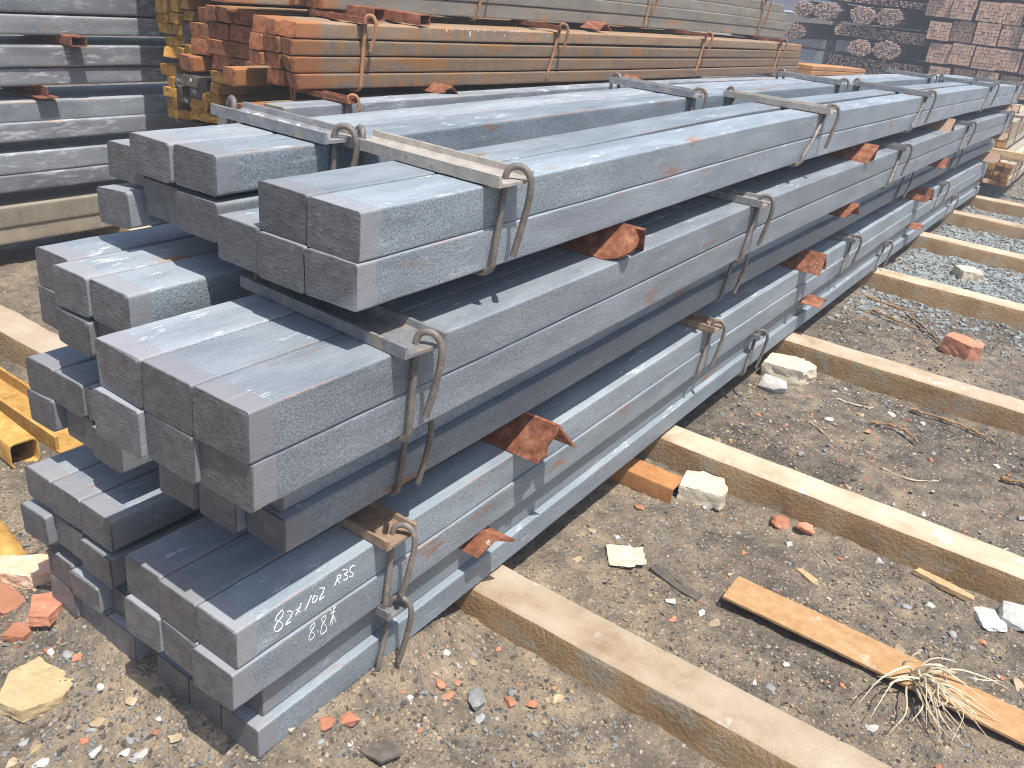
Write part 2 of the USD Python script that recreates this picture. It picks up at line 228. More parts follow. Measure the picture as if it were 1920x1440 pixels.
def ground_mat():
    n = {'g': ('geometry', {}), 'sep': ('separate_xyz', {}),
         'n1': ('noise_texture', {'scale': 1.6, 'detail': 6., 'roughness': .62}),
         'n2': ('noise_texture', {'scale': 14., 'detail': 8., 'roughness': .7}),
         'sum': ('math', {'math_type': 'multiply', 'value2': .45}), 'sum2': ('math', {'math_type': 'multiply_add', 'value2': .55}),
         'r': ('rgb_ramp', {'ramp': [(.36, (.058, .048, .039)), (.45, (.125, .105, .082)), (.54, (.215, .172, .124)), (.66, (.37, .285, .19))]}),
         'v': ('voronoi_texture', {'scale': 150., 'randomness': 1.}), 'vr': ('rgb_ramp', {'ramp': [(.0, (1, 1, 1)), (.26, (1, 1, 1)), (.34, (0, 0, 0))]}),
         'vs': ('separate_color', {}), 'vt': ('rgb_ramp', {'ramp': [(.0, (.10, .093, .082)), (.35, (.15, .135, .115)), (.55, (.23, .195, .15)), (.8, (.30, .265, .22)), (.93, (.42, .40, .37)), (.975, (.38, .17, .10))], 'interpolate': False}),
         'vm': ('math', {'math_type': 'multiply', 'value2': .8}), 'mx': ('mix_color', {}),
         'v2': ('voronoi_texture', {'scale': 60., 'randomness': 1.}), 'v2r': ('rgb_ramp', {'ramp': [(.0, (1, 1, 1)), (.2, (1, 1, 1)), (.3, (0, 0, 0))]}),
         'v2s': ('separate_color', {}), 'v2t': ('rgb_ramp', {'ramp': [(.0, (.10, .093, .083)), (.4, (.155, .138, .118)), (.65, (.24, .2, .152)), (.86, (.36, .32, .27))], 'interpolate': False}),
         'mx2': ('mix_color', {}),
         'yr': ('map_range', {'range_type': 'smoothstep', 'from_min': 1.2, 'from_max': 2.6, 'to_min': .018, 'to_max': -.035, 'clamp': True}), 'sum3': ('math', {'math_type': 'add'}),
         'p': ('principled_bsdf', {'roughness': .92, 'specular_ior_level': .2}),
         'h': ('math', {'math_type': 'multiply_add', 'value2': -.5}), 'h2': ('math', {'math_type': 'multiply_add', 'value2': -.8}),
         'n3': ('noise_texture', {'scale': 90., 'detail': 5., 'roughness': .7}),
         'b': ('bump', {'distance': .009, 'strength': .8})}
    l = [('g.position', 'n1.vector'), ('g.position', 'n2.vector'), ('g.position', 'v.vector'), ('g.position', 'v2.vector'), ('g.position', 'n3.vector'),
         ('n1.fac', 'sum.value1'), ('n2.fac', 'sum2.value1'), ('sum.value', 'sum2.value3'), ('g.position', 'sep.vector'), ('sep.y', 'yr.value'), ('sum2.value', 'sum3.value1'), ('yr.result', 'sum3.value2'), ('sum3.value', 'r.fac'),
         ('v.distance', 'vr.fac'), ('v.color', 'vs.color'), ('vs.r', 'vt.fac'), ('vr.color', 'vm.value1'), ('vm.value', 'mx.fac'), ('r.color', 'mx.a'), ('vt.color', 'mx.b'),
         ('v2.distance', 'v2r.fac'), ('v2.color', 'v2s.color'), ('v2s.r', 'v2t.fac'), ('v2r.color', 'mx2.fac'), ('mx.result', 'mx2.a'), ('v2t.color', 'mx2.b'),
         ('mx2.result', 'p.base_color'), ('v.distance', 'h.value1'), ('n3.fac', 'h.value3'), ('v2.distance', 'h2.value1'), ('h.value', 'h2.value3'), ('h2.value', 'b.height'), ('b.normal', 'p.normal')]
    return mat('dirt', n, l)

DIRT = ground_mat()

# ------------------------------------------------------------------ the ground
def lines(pieces):
    out = [pieces[0][0]]
    for a, b, s in pieces:
        k = max(1, int(round((b - a) / s))); out += list(np.linspace(a, b, k + 1)[1:])
    return np.array(out)
SLEEP = [(1.41, 1.545), (2.47, 2.60), (3.755, 3.895), (5.33, 5.465), (6.74, 6.88), (8.06, 8.20), (9.33, 9.47)]
def ground_z(x, y):
    x = np.asarray(x, float); y = np.asarray(y, float)
    p = np.stack([x, y, 0 * x], -1)
    z = .030 * (meshkit.fbm(p * 2.3, 4, 3) - .5) + .022 * (meshkit.fbm(p * 11., 4, 9) - .5) + .010 * (meshkit.fbm(p * 45., 3, 5) - .5)
    near = np.zeros_like(z)
    for a, b in SLEEP:                      # soil is heaped a little against each bearer
        near = np.maximum(near, np.exp(-np.clip(np.minimum(abs(y - a), abs(y - b)), 0, 9) / .05))
    sg = lambda v: 1 / (1 + np.exp(-np.clip(v, -30, 30)))
    heap = .050 * sg((-.80 - x) / .06) * sg((1.34 - y) / .05) * sg((x + 2.05) / .1)      # the soil stands higher at the front of the pile
    near_pile = np.exp(-(np.clip(-1.62 - x, 0, 9) + np.clip(x + .90, 0, 9) + np.clip(.74 - y, 0, 9)) / .09) * sg((1.36 - y) / .04)
    heap = heap + .070 * near_pile
    return z + heap + .016 * near * (x > -4.3) + gz(y) + .012
gx = lines([(-250, -30, 20), (-30, -8, 1.5), (-8, -3.4, .12), (-3.4, -2.0, .03), (-2.0, .5, .0125), (.5, 1.6, .03), (1.6, 6, .3), (6, 40, 2.5), (40, 250, 25)])
gy = lines([(-60, -6, 8), (-6, .2, .4), (.2, .45, .03), (.45, 2.8, .0125), (2.8, 5, .022), (5, 10, .06), (10, 30, .7), (30, 300, 20)])
GX, GY = np.meshgrid(gx, gy)
GZ = ground_z(GX, GY)
ni, nj = GX.shape
idx = np.arange(ni * nj).reshape(ni, nj)
GF = np.stack([idx[:-1, :-1], idx[:-1, 1:], idx[1:, 1:], idx[1:, :-1]], -1).reshape(-1, 4)
obj('ground', (np.stack([GX, GY, GZ], -1).reshape(-1, 3), GF), DIRT, smooth=True, kind='structure')

# ------------------------------------------------------------------ concrete bearers
def sleeper(x0, x1, y0, y1, label):
    xs = np.linspace(x0, x1, int((x1 - x0) / .03)); zt = .13
    prof = [(y0 - .004, -.08), (y0 - .002, zt - .03), (y0 + .004, zt - .008), (y0 + .012, zt), (y0 + .035, zt), (y0 + .065, zt), (y1 - .035, zt), (y1 - .012, zt), (y1 - .004, zt - .008), (y1 + .002, zt - .03), (y1 + .004, -.08)]
    P = np.array(prof); k = len(P)
    X = np.repeat(xs[:, None], k, 1); Y = np.repeat(P[None, :, 0], len(xs), 0); Z = np.repeat(P[None, :, 1], len(xs), 0)
    pp = np.stack([X, Y, Z], -1)
    Y = Y + .008 * (meshkit.fbm(pp * [5, 5, 5], 3, 2) - .5) + .006 * (meshkit.fbm(pp * 30, 2, 4) - .5)
    Z = Z + np.where(P[None, :, 1] > 0, .008 * (meshkit.fbm(pp * [6, 30, 6], 3, 6) - .5) - .0035, 0) + gz(y0)
    V = np.stack([X, Y, Z], -1).reshape(-1, 3); I = np.arange(len(V)).reshape(len(xs), k)
    F = np.stack([I[:-1, :-1], I[1:, :-1], I[1:, 1:], I[:-1, 1:]], -1)
    def mk(sl):
        f = F[:, sl].reshape(-1, 4); return (V, f)
    t = thing('concrete_sleeper', label, 'sleeper', group='concrete sleepers under the steel')
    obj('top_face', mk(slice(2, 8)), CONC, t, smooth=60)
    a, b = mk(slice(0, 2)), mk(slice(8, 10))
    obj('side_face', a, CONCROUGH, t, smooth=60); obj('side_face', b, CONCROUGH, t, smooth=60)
SL = ['tan concrete sleeper nearest the camera, running off the bottom right corner', 'tan concrete sleeper just behind the orange square tube stub', 'concrete sleeper with the broken red brick lying beyond it',
      'concrete sleeper in front of the pale stone on grey gravel', 'concrete sleeper, fifth from the camera, with grey gravel on both sides', 'concrete sleeper, sixth from the camera, beside the pile end', 'farthest concrete sleeper, under the orange-ended flat bundle']
for (a, b), lb in zip(SLEEP, SL): sleeper(-4.6, 2.2, a, b, lb)

# ------------------------------------------------------------------ steel bars
def bar_mesh(w, h, L, y0, r=.005, seed=0, bow=None, roll=0., shared=True, rough=.0010, skew=.0014):
    q = np.random.default_rng(seed)
    ys = np.array([0, .003, .012, .03, .06, .1, .15, .21, .28, .36, .45, .55, .66, .78, .9, 1.03, 1.17, 1.32, 1.5, 1.7, 1.9, 2.15, 2.4, 2.7, 3, 3.3, 3.6, 4.3, 5, 5.8, 6.6, 7.5, 8.3, L])
    ys = ys[ys <= L]; ys[-1] = L
    prof = []
    for cx, cz, a0 in ((-r, h - r, 0), (-w + r, h - r, 90), (-w + r, r, 180), (-r, r, 270)):
        for a in (0, 30, 60, 90):
            t = math.radians(a0 + a); prof.append((cx + r * math.cos(t), cz + r * math.sin(t)))
    # mid points on the long sides
    P = []
    for i in range(16):
        P.append(prof[i])
        if i % 4 == 3:
            a, b = np.array(prof[i]), np.array(prof[(i + 1) % 16])
            for u in (.2, .4, .6, .8): P.append(tuple(a + (b - a) * u))
    P = np.array(P); k = len(P); c = P.mean(0)
    V = []
    s1, s2 = q.normal(0, skew), q.normal(0, skew * .6)
    for i, y in enumerate(ys):
        Q = P.copy()
        nz = rough * (meshkit.fbm(np.column_stack([Q * 30, np.full(k, y * 30)]) + seed, 3, seed % 91) - .5) * 2 + .0016 * (float(meshkit.fbm(np.array([[y * 2.3, seed * 1.37, 0]]), 3, 11)[0]) - .5)
        d = Q - c; d /= np.linalg.norm(d, axis=1)[:, None]
        Q = Q + d * nz[:, None]
        if i == 0: Q = c + (Q - c) * .994
        yy = np.full(k, y)
        fade = math.exp(-y / .05)
        yy = yy + fade * (s1 * (P[:, 0] + w / 2) / w * 2 + s2 * (P[:, 1] - h / 2) / h * 2 + (.0004 * (meshkit.fbm(np.column_stack([P * 60, np.full(k, seed * 1.7)]), 2, 5) - .5) * 2 if i < 3 else 0))
        if roll:
            ca, sa = math.cos(roll), math.sin(roll); d = Q - c; Q = c + np.column_stack([d[:, 0] * ca - d[:, 1] * sa, d[:, 0] * sa + d[:, 1] * ca])
        V.append(np.column_stack([Q[:, 0], yy, Q[:, 1]]))
    V = np.array(V)
    Yw = V[..., 1] + y0
    V[..., 2] += (gz(Yw) - gz(y0)) + ((bump_up(Yw) - bump_up(y0)) if shared else 0)
    if bow is not None:
        dx, dz = bow(V[..., 1]); V[..., 0] += dx; V[..., 2] += dz
    n = len(ys); F = []
    I = np.arange(n * k).reshape(n, k)
    J = np.roll(I, -1, axis=1)
    F.append(np.stack([I[:-1], I[1:], J[1:]], -1).reshape(-1, 3)); F.append(np.stack([I[:-1], J[1:], J[:-1]], -1).reshape(-1, 3))
    VV = V.reshape(-1, 3)
    # front end: rings toward the middle with a torn, shallow relief
    prev = I[0]; fr = V[0]; cen = fr.mean(0); base = len(VV); add = []
    for s in (.93, .8, .62, .42, .2):
        R = cen + (fr - cen) * s
        R[:, 1] = fr[:, 1] * s + cen[1] * (1 - s) - .0006 * (s < .9) + .00018 * (meshkit.fbm(np.column_stack([R[:, 0] * 70, R[:, 2] * 110, np.full(k, seed * 3.1)]), 3, 8) - .5) * 2
        cur = base + np.arange(k); base += k; add.append(R)
        pj, cj = np.roll(prev, -1), np.roll(cur, -1)
        F.append(np.stack([prev, pj, cj], -1)); F.append(np.stack([prev, cj, cur], -1)); prev = cur
    add.append(cen[None]); F.append(np.stack([prev, np.roll(prev, -1), np.full(k, base)], -1)); base += 1
    add.append(V[-1].mean(0)[None]); F.append(np.stack([np.roll(I[-1], -1), I[-1], np.full(k, base)], -1))
    return trimesh.Trimesh(np.vstack([VV] + add), np.vstack(F), process=False)
seedc = [0]
def bar(label, group, xr, w, zb, h, yf, L=8.8, m=None, roll=0., bow=None, shared=True, r=.006, name='steel_bar', category='steel bar', skew=.0014, rough=.0010):
    seedc[0] += 1
    me = bar_mesh(w - .0015, h - .0008, L, yf, r, seedc[0], bow, roll, shared, rough, skew)
    z0 = zb + float(gz(yf)) + (float(bump_up(yf)) if shared else 0)
    return obj(name, me, m or STEEL, smooth=38, loc=(xr, yf, z0), label=label, category=category, group=group)
def gb(ax, az, L=8.8, ph=0.0):                # a gentle bow between the ends
    return lambda y: (ax * np.sin(np.pi * np.clip((y + ph) / L, 0, 1)), az * np.sin(np.pi * np.clip(y / L, 0, 1)))
def gap_bow(ax):
    return lambda y: (ax * np.clip((y - .5) / 1.6, 0, 1) ** 2 * (3 - 2 * np.clip((y - .5) / 1.6, 0, 1)), 0 * y)
BN = {'R1': 'topmost right bundle', 'R2': 'second right bundle', 'R3': 'shaded third right bundle', 'A': 'chalked right bundle', 'B': 'lowest right bundle',
      'L1': 'topmost left bundle', 'L2': 'second left bundle', 'L3': 'third left bundle', 'L4': 'fourth left bundle', 'L5': 'lowest left bundle'}
BARS = {
 'R1': [[(-.856, .109, 1.060, .078, .911, 0, None), (-.966, .108, 1.061, .078, .911, 0, gap_bow(-.026))],
        [(-.854, .107, .983, .077, .905, 0, None), (-.962, .108, .983, .077, .903, 0, None), (-1.071, .106, .985, .076, .909, 0, gap_bow(-.02))]],
 'R2': [[(-.8255, .115, .826, .082, .675, 0, None), (-.9415, .115, .826, .082, .673, 0, None), (-1.0575, .113, .827, .081, .672, 0, None)],
        [(-.8265, .115, .744, .081, .681, 0, None), (-.942, .114, .744, .081, .672, 0, None), (-1.058, .114, .744, .081, .662, 0, None)]],
 'R3': [[(-.942, .097, .615, .069, .838, 0, None), (-1.045, .097, .615, .069, .86, 0, None), (-1.148, .097, .615, .069, .87, 0, None)],
        [(-.922, .098, .545, .069, .825, 0, None), (-1.026, .098, .545, .069, .808, 0, None), (-1.133, .098, .545, .069, .805, 0, None)]],
 'A': [[(-.908, .1015, .381, .081, .707, 0, None), (-1.0095, .1015, .381, .081, .705, 0, None), (-1.111, .1015, .381, .081, .71, 0, None)],
       [(-.905, .103, .300, .080, .693, 0, None), (-1.0085, .097, .300, .080, .702, 0, None), (-1.106, .099, .302, .078, .697, 0, None)]],
 'B': [[(-.930, .097, .2045, .071, .776, 0, None), (-1.028, .097, .2045, .071, .782, 0, None), (-1.126, .097, .2045, .071, .785, 0, None)],
       [(-.912, .098, .132, .072, .749, 0, None), (-1.0105, .098, .132, .072, .750, 0, None), (-1.109, .098, .132, .072, .752, 0, None)]],
 'L1': [[(-1.206, .109, 1.078, .071, .935, 0, None), (-1.317, .112, 1.078, .071, .925, 0, None), (-1.432, .108, 1.045, .068, .952, .02, None)],
        [(-1.206, .110, .998, .070, .933, 0, None), (-1.318, .108, .998, .070, .945, 0, None), (-1.436, .098, .966, .068, .918, .09, None)]],
 'L2': [[(-1.26, .113, .845, .076, .79, 0, None), (-1.374, .101, .845, .076, .785, 0, None), (-1.477, .103, .845, .076, .815, 0, None)],
        [(-1.262, .112, .770, .074, .80, 0, None), (-1.376, .106, .770, .068, .783, 0, None), (-1.484, .10, .770, .074, .81, 0, None)]],
 'L3': [[(-1.337, .097, .620, .070, .797, 0, None), (-1.436, .096, .620, .070, .79, 0, None), (-1.533, .090, .620, .070, .79, 0, None)],
        [(-1.316, .096, .550, .068, .785, 0, None), (-1.424, .096, .550, .068, .80, 0, None), (-1.537, .092, .550, .069, .785, .05, None)]],
 'L4': [[(-1.316, .103, .390, .071, .75, 0, None), (-1.42, .099, .390, .071, .75, 0, None), (-1.52, .090, .390, .071, .75, 0, None)],
        [(-1.317, .105, .305, .071, .742, 0, None), (-1.427, .097, .310, .071, .752, 0, None), (-1.531, .090, .302, .071, .735, .04, None)]],
 'L5': [[(-1.282, .096, .205, .066, .770, 0, None), (-1.38, .097, .205, .066, .744, 0, None), (-1.479, .097, .205, .066, .752, 0, None)],
        [(-1.28, .096, .132, .070, .752, 0, None), (-1.38, .096, .132, .070, .757, 0, None), (-1.482, .096, .132, .070, .750, 0, None)]],
}
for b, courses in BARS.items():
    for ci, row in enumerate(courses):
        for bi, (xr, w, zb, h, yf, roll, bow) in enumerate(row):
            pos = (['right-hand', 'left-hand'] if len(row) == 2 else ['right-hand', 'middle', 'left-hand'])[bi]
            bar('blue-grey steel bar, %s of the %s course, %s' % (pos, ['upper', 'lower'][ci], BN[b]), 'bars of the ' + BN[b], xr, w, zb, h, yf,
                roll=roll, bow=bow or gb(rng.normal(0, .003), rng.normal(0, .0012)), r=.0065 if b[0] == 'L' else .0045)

# chalk figures written on two bars of the chalked bundle
def chalk(strokes, x, parent_loc, parent, r=.0008):
    ms = []
    for s in strokes:
        s = [(p[0], p[1]) for p in s]
        P = np.array([(x, a, b) for a, b in s]); P = spline(P, 4) if len(P) > 2 else np.array([P[0], P.mean(0), P[1]])
        P = P - np.array(parent_loc)
        P[:, 2] += .0006 * np.sin(np.arange(len(P)) * 1.9); ms.append(sweep(P, r * (1 + .3 * np.sin(np.arange(len(P)) * 2.3)), 5))
    obj('chalk_writing', cat(*ms), CHALK, parent, smooth=False)
T1 = [[(0.806, 0.447), (0.808, 0.44), (0.805, 0.433), (0.793, 0.425), (0.788, 0.415), (0.792, 0.408), (0.8, 0.407), (0.806, 0.411), (0.805, 0.419), (0.795, 0.429), (0.791, 0.435), (0.795, 0.442), (0.806, 0.447)], [(0.817, 0.435), (0.823, 0.434), (0.828, 0.428), (0.825, 0.42), (0.813, 0.41), (0.819, 0.409), (0.825, 0.408)], [(0.838, 0.428), (0.848, 0.415)], [(0.849, 0.435), (0.845, 0.426), (0.836, 0.416)], [(0.874, 0.437), (0.866, 0.425), (0.858, 0.413)], [(0.882, 0.432), (0.887, 0.425), (0.884, 0.418), (0.877, 0.418), (0.876, 0.425), (0.88, 0.431), (0.882, 0.432)], [(0.893, 0.44), (0.904, 0.436), (0.902, 0.429), (0.893, 0.415), (0.905, 0.416)], [(0.938, 0.442), (0.935, 0.433), (0.931, 0.424)], [(0.938, 0.442), (0.945, 0.441), (0.946, 0.436), (0.935, 0.432)], [(0.937, 0.432), (0.946, 0.421)], [(0.951, 0.448), (0.961, 0.444), (0.963, 0.438), (0.956, 0.435), (0.963, 0.429), (0.962, 0.422), (0.954, 0.423)], [(0.971, 0.443), (0.97, 0.434), (0.978, 0.426), (0.977, 0.419), (0.969, 0.423)], [(0.971, 0.443), (0.983, 0.442)]]
T2 = [[(0.873, 0.374), (0.874, 0.367), (0.866, 0.359), (0.860, 0.346), (0.862, 0.340), (0.871, 0.341), (0.873, 0.348), (0.865, 0.360), (0.863, 0.370), (0.873, 0.374)], [(0.881, 0.35), (0.883, 0.347)], [(0.901, 0.373), (0.901, 0.365), (0.893, 0.356), (0.889, 0.34), (0.893, 0.334), (0.904, 0.336), (0.903, 0.346), (0.893, 0.364), (0.891, 0.372), (0.901, 0.373)], [(0.92, 0.383), (0.921, 0.367), (0.919, 0.339)], [(0.914, 0.368), (0.926, 0.367)], [(0.912, 0.379), (0.917, 0.371)], [(0.926, 0.378), (0.924, 0.373)], [(0.92, 0.362), (0.912, 0.342)], [(0.921, 0.36), (0.929, 0.337)]]
ub = [p for p in world.GetPrim().GetChildren() if p.GetCustomDataByKey('label') == 'blue-grey steel bar, right-hand of the upper course, ' + BN['A']][0]
lb = [p for p in world.GetPrim().GetChildren() if p.GetCustomDataByKey('label') == 'blue-grey steel bar, right-hand of the lower course, ' + BN['A']][0]
def dzb(y): return float(bump_up(y) - 0)
chalk(T1, -.9079, (-.908, .707, .381 + 0 * dzb(.9)), ub)
chalk(T2, -.9049, (-.905, .688, .300), lb)
data(ub, label='blue-grey steel bar chalked 82x102 R35, right-hand end of the chalked bundle')
data(lb, label='blue-grey steel bar chalked 8.8 metres, under the 82x102 bar')

# ------------------------------------------------------------------ clamps: a channel across the top and a bent rod loop beneath
def channel_mesh(L, w, fl=.021, t=.006, seed=0):
    """length along x from 0 to L, flanges upward"""
    P = np.array([(-w / 2, 0), (w / 2, 0), (w / 2 + .001, fl), (w / 2 - t, fl), (w / 2 - t - .002, t + .004), (w / 2 - t - .007, t), (-w / 2 + t + .007, t), (-w / 2 + t + .002, t + .004), (-w / 2 + t, fl), (-w / 2 - .001, fl)])
    xs = np.linspace(0, L, 26); k = len(P)
    V = np.array([np.column_stack([np.full(k, x), P[:, 0] + .0012 * np.sin(x * 9 + seed), P[:, 1] + .0016 * (meshkit.fbm(np.column_stack([P * 40, np.full(k, x * 40)]), 2, seed) - .5)]) for x in xs])
    I = np.arange(len(xs) * k).reshape(len(xs), k); J = np.roll(I, -1, 1)
    F = [np.stack([I[:-1], J[:-1], J[1:]], -1).reshape(-1, 3), np.stack([I[:-1], J[1:], I[1:]], -1).reshape(-1, 3)]
    cap = np.array([(0, 9, 8), (0, 8, 7), (0, 7, 6), (0, 6, 1), (1, 6, 5), (1, 5, 4), (1, 4, 3), (1, 3, 2)])
    F.append(cap); F.append(cap[:, ::-1] + (len(xs) - 1) * k)
    m = trimesh.Trimesh(V.reshape(-1, 3), np.vstack(F), process=False); m.fix_normals(); return m
def clamp(label, xl, xr, zb, zt, yc, w=.09, yaw=0., lean=-.02, tail=.115, over=.034, cm=None, rm=None, tdy=.018, tin=-.012, r=.0062, left=True, group='channel and rod clamps on the near bundles', shared=True, fl=.021, droop=0.):
    o = float(gz(yc)) + (float(bump_up(yc)) if shared else 0)
    zb, zt = zb + o, zt + o
    t = thing('bundle_clamp', label, 'clamp', (xr, yc, zt + .0015), group=group)
    L = (xr - xl) + over + (over if left else 0)
    c = channel_mesh(L, w, fl, seed=int(abs(yc * 100)) % 50); c.apply_translation((-(xr - xl) - (over if left else 0), 0, 0))
    c.apply_transform(trimesh.transformations.rotation_matrix(yaw, (0, 0, 1)))
    obj('channel', c, cm or CLAMP, t, smooth=30)
    H = zt - zb; hx = .002 + over * .2
    def side(s, x0):
        up = [(x0 - s * .06, lean, -H - .009), (x0 - s * .012, lean, -H - .010), (x0 + s * (hx + .002), lean * .98, -H + .004), (x0 + s * (hx + .004), lean * .9, -H + .03), (x0 + s * (hx + .002), lean * .45, -H * .5), (x0 + s * hx, 0, -.004),
              (x0 + s * hx, .001, .014), (x0 + s * (hx + .007), tdy * .3, .027), (x0 + s * (hx + .024), tdy * .75, .028), (x0 + s * (hx + .037), tdy, .012), (x0 + s * (hx + .040), tdy, -.016),
              (x0 + s * (hx + .035), tdy + tin * .3, -tail * .5), (x0 + s * (hx + .026), tdy + tin, -tail)]
        return spline(up, 5)
    R = side(1, 0)
    ms = [sweep(R, r, 10)]
    xx0 = -(xr - xl)
    Lf = side(-1, xx0) if left else np.array([(xx0, lean, -H - .009), (xx0 + .01, lean, -H - .009), (xx0 + .03, lean, -H - .009)])
    mid = np.array([(-.06, lean, -H - .009), (xx0 / 2, lean, -H - .012), (xx0 + .06, lean, -H - .009)])
    ms += [sweep(spline(mid, 4), r * .98, 10), sweep(Lf, r, 10)]
    obj('rod_loop', cat(*ms), rm or RODM, t, smooth=50)
    return t
G_R = dict(R1=(-1.177, -.855, .983, 1.139), R2=(-1.171, -.826, .744, .908), R3=(-1.245, -.925, .545, .684), A=(-1.212, -.906, .300, .462), B=(-1.21, -.912, .132, .275))
ORD = ['first', 'second', 'third', 'fourth', 'fifth', 'sixth']
CL = {'R1': [(1.262, .10, -.03, -.02, CLAMPDUST), (3.20, .085, .0, -.17, CLAMPDUST), (5.0, .085, 0, -.2, None), (7.45, .085, 0, -.2, None), (9.2, .085, 0, -.1, None)],
      'R2': [(1.01, .10, -.05, -.01, CLAMP), (2.60, .085, 0, -.06, None), (4.6, .085, 0, -.12, None), (6.65, .085, 0, -.12, None), (8.9, .085, 0, -.05, None)],
      'R3': [(1.12, .085, 0, -.02, None), (2.78, .085, 0, -.05, None), (5.45, .085, 0, -.12, None), (7.2, .085, 0, -.1, None)],
      'A': [(1.075, .085, 0, -.015, CLAMPBROWN), (2.66, .085, 0, -.05, CLAMPBROWN), (4.45, .085, 0, -.08, None), (6.95, .085, 0, -.1, None)],
      'B': [(1.085, .06, 0, -.03, None), (3.22, .06, 0, -.06, None), (5.4, .06, 0, -.08, None), (7.75, .06, 0, -.1, None)]}
for b, L in CL.items():
    xl, xr, zb, zt = G_R[b]
    for i, (y, w, yaw, lean, cm) in enumerate(L):
        clamp('channel and bent rod clamp, %s from the front, %s' % (ORD[i], BN[b]), xl, xr, zb, zt, y, w, yaw, lean, cm=cm, tail=.115 + .02 * rng.random(), tdy=.016 + .008 * rng.random())
for i, (y, w, yaw) in enumerate([(1.20, .085, -.0), (2.86, .08, 0), (4.65, .08, 0), (7.0, .08, 0)]):
    tl = clamp('channel and bent rod clamp, %s from the front, topmost left bundle' % ORD[i], -1.475, -1.206, .998, 1.150, y, w, yaw, -.01, tail=.10, over=.026)
    if i == 0:                              # chalk scrawl along the channel's inside
        q = np.random.default_rng(3); ms = []
        for c in range(13):
            x0 = -.245 + c * .017 + .004 * q.random()
            if c in (3, 9): continue
            P = np.array([(x0 + q.uniform(-.006, .008), q.uniform(-.022, .022), .0085) for _ in range(4)]); ms.append(sweep(spline(P, 3), .0016, 5))
        obj('chalk_mark', cat(*ms), CHALK, tl, smooth=False)
for i, y in enumerate([1.16, 2.9]):
    clamp('channel clamp, %s from the front, in shade on the second left bundle' % ORD[i], -1.55, -1.262, .77, .921, y, .08, 0, -.01)

# ------------------------------------------------------------------ rusty angle irons between the bundles
def leg(xl, xe, a, hh, s, t=.006, n=9):
    """one leg of an inverted V along x; xe(u) = where it ends, u from the apex (0) to the foot (1); s = side"""
    us = np.linspace(0, 1, n); xs = np.concatenate([np.linspace(xl, -.12, 3)[:-1], np.linspace(-.12, 0, 6)])
    top = np.zeros((n, len(xs), 3)); nrm = np.array([0, s * hh, a]); nrm = nrm / np.linalg.norm(nrm)
    for i, u in enumerate(us):
        e = xe(u)
        for j, x in enumerate(xs):
            f = (x + .12) / .12 if x > -.12 else 0
            top[i, j] = (x + f * e, s * a * u, hh * (1 - u))
    bot = top - nrm * t; bot[..., 2] = np.maximum(bot[..., 2], -.002)
    V = np.vstack([top.reshape(-1, 3), bot.reshape(-1, 3)]); m = len(xs); N = n * m
    I = np.arange(N).reshape(n, m); F = []
    q = np.stack([I[:-1, :-1], I[:-1, 1:], I[1:, 1:], I[1:, :-1]], -1).reshape(-1, 4)
    F.append(q); F.append(q[:, ::-1] + N)
    rim = list(I[0, :]) + list(I[1:, -1]) + list(I[-1, -2::-1]) + list(I[-2:0, 0])
    for p, c in zip(rim, rim[1:] + rim[:1]): F.append(np.array([[p, p + N, c + N, c]]))
    F = np.vstack(F); F = np.vstack([F[:, [0, 1, 2]], F[:, [0, 2, 3]]])
    me = trimesh.Trimesh(V, F, process=False); me.fix_normals()
    return me
def angle(label, x_end, z, y, a, hh, xl=-1.60, fe=lambda u: 0 * u, be=lambda u: 0 * u, m=None, tilt=0., group='rusty angle irons between the bundles', shared=True):
    o = float(gz(y)) + (float(bump_up(y)) if shared else 0)
    t = thing('angle_iron', label, 'angle iron', (x_end, y, z + o + .001), group=group)
    f, b = leg(xl - x_end, fe, a, hh, -1), leg(xl - x_end, be, a, hh, 1)
    for me in (f, b):
        if tilt: me.apply_transform(trimesh.transformations.rotation_matrix(tilt, (1, 0, 0)))
        q = me.vertices; q += .0016 * (meshkit.fbm(q * 60, 2, 3) - .5)[:, None]; me.vertices = q
    obj('front_leg', f, m or RUSTPLATE, t, smooth=45); obj('rear_leg', b, m or RUSTPLATE, t, smooth=45)
rnd = lambda d, k=.05: (lambda u: -d * (abs(u - .45) / .55) ** 2.4 + k * 0)
slant = lambda d: (lambda u: d * u)
notch = lambda d, n: (lambda u: d * u - (.012 if u > .8 else 0) + .004 * math.sin(9 * u))
angle('big rusty angle iron with a rounded end under the topmost right bundle', -.80, .908, 1.78, .078, .072, fe=rnd(.055), be=slant(-.03))
angle('rusty angle iron with a pale torn corner on top of the chalked bundle', -.838, .462, 1.575, .068, .080, fe=notch(.006, 0), be=slant(.02))
angle('small rusty angle iron poking out under the chalked bundle', -.862, .2755, 1.40, .052, .028, fe=slant(-.012), be=slant(.02), tilt=.12)
angle('rusty angle iron, second in the gap under the topmost right bundle', -.80, .908, 3.98, .07, .072, fe=slant(-.015), be=slant(-.02))
angle('ragged rusty angle iron between second and third right bundles', -.80, .684, 3.9, .065, .058, fe=notch(-.02, 0), be=slant(.0))
angle('rusty angle iron on the chalked bundle, second from the front', -.835, .462, 3.72, .066, .080, fe=slant(.01), be=slant(0))
angle('rusty angle iron just above the lowest right bundle, beside the third sleeper', -.835, .2755, 3.9, .068, .028, fe=slant(.01), be=slant(.0))
angle('brown angle iron, third in the gap under the topmost right bundle', -.82, .908, 6.0, .07, .072, fe=slant(0), be=slant(0), m=BROWNPLATE)
angle('rusty angle iron, farther one between second and third right bundles', -.80, .684, 6.1, .068, .058, fe=slant(0), be=slant(0))
angle('rounded rusty plate on the chalked bundle, third from the front', -.83, .462, 6.1, .068, .080, fe=rnd(.03), be=slant(0))
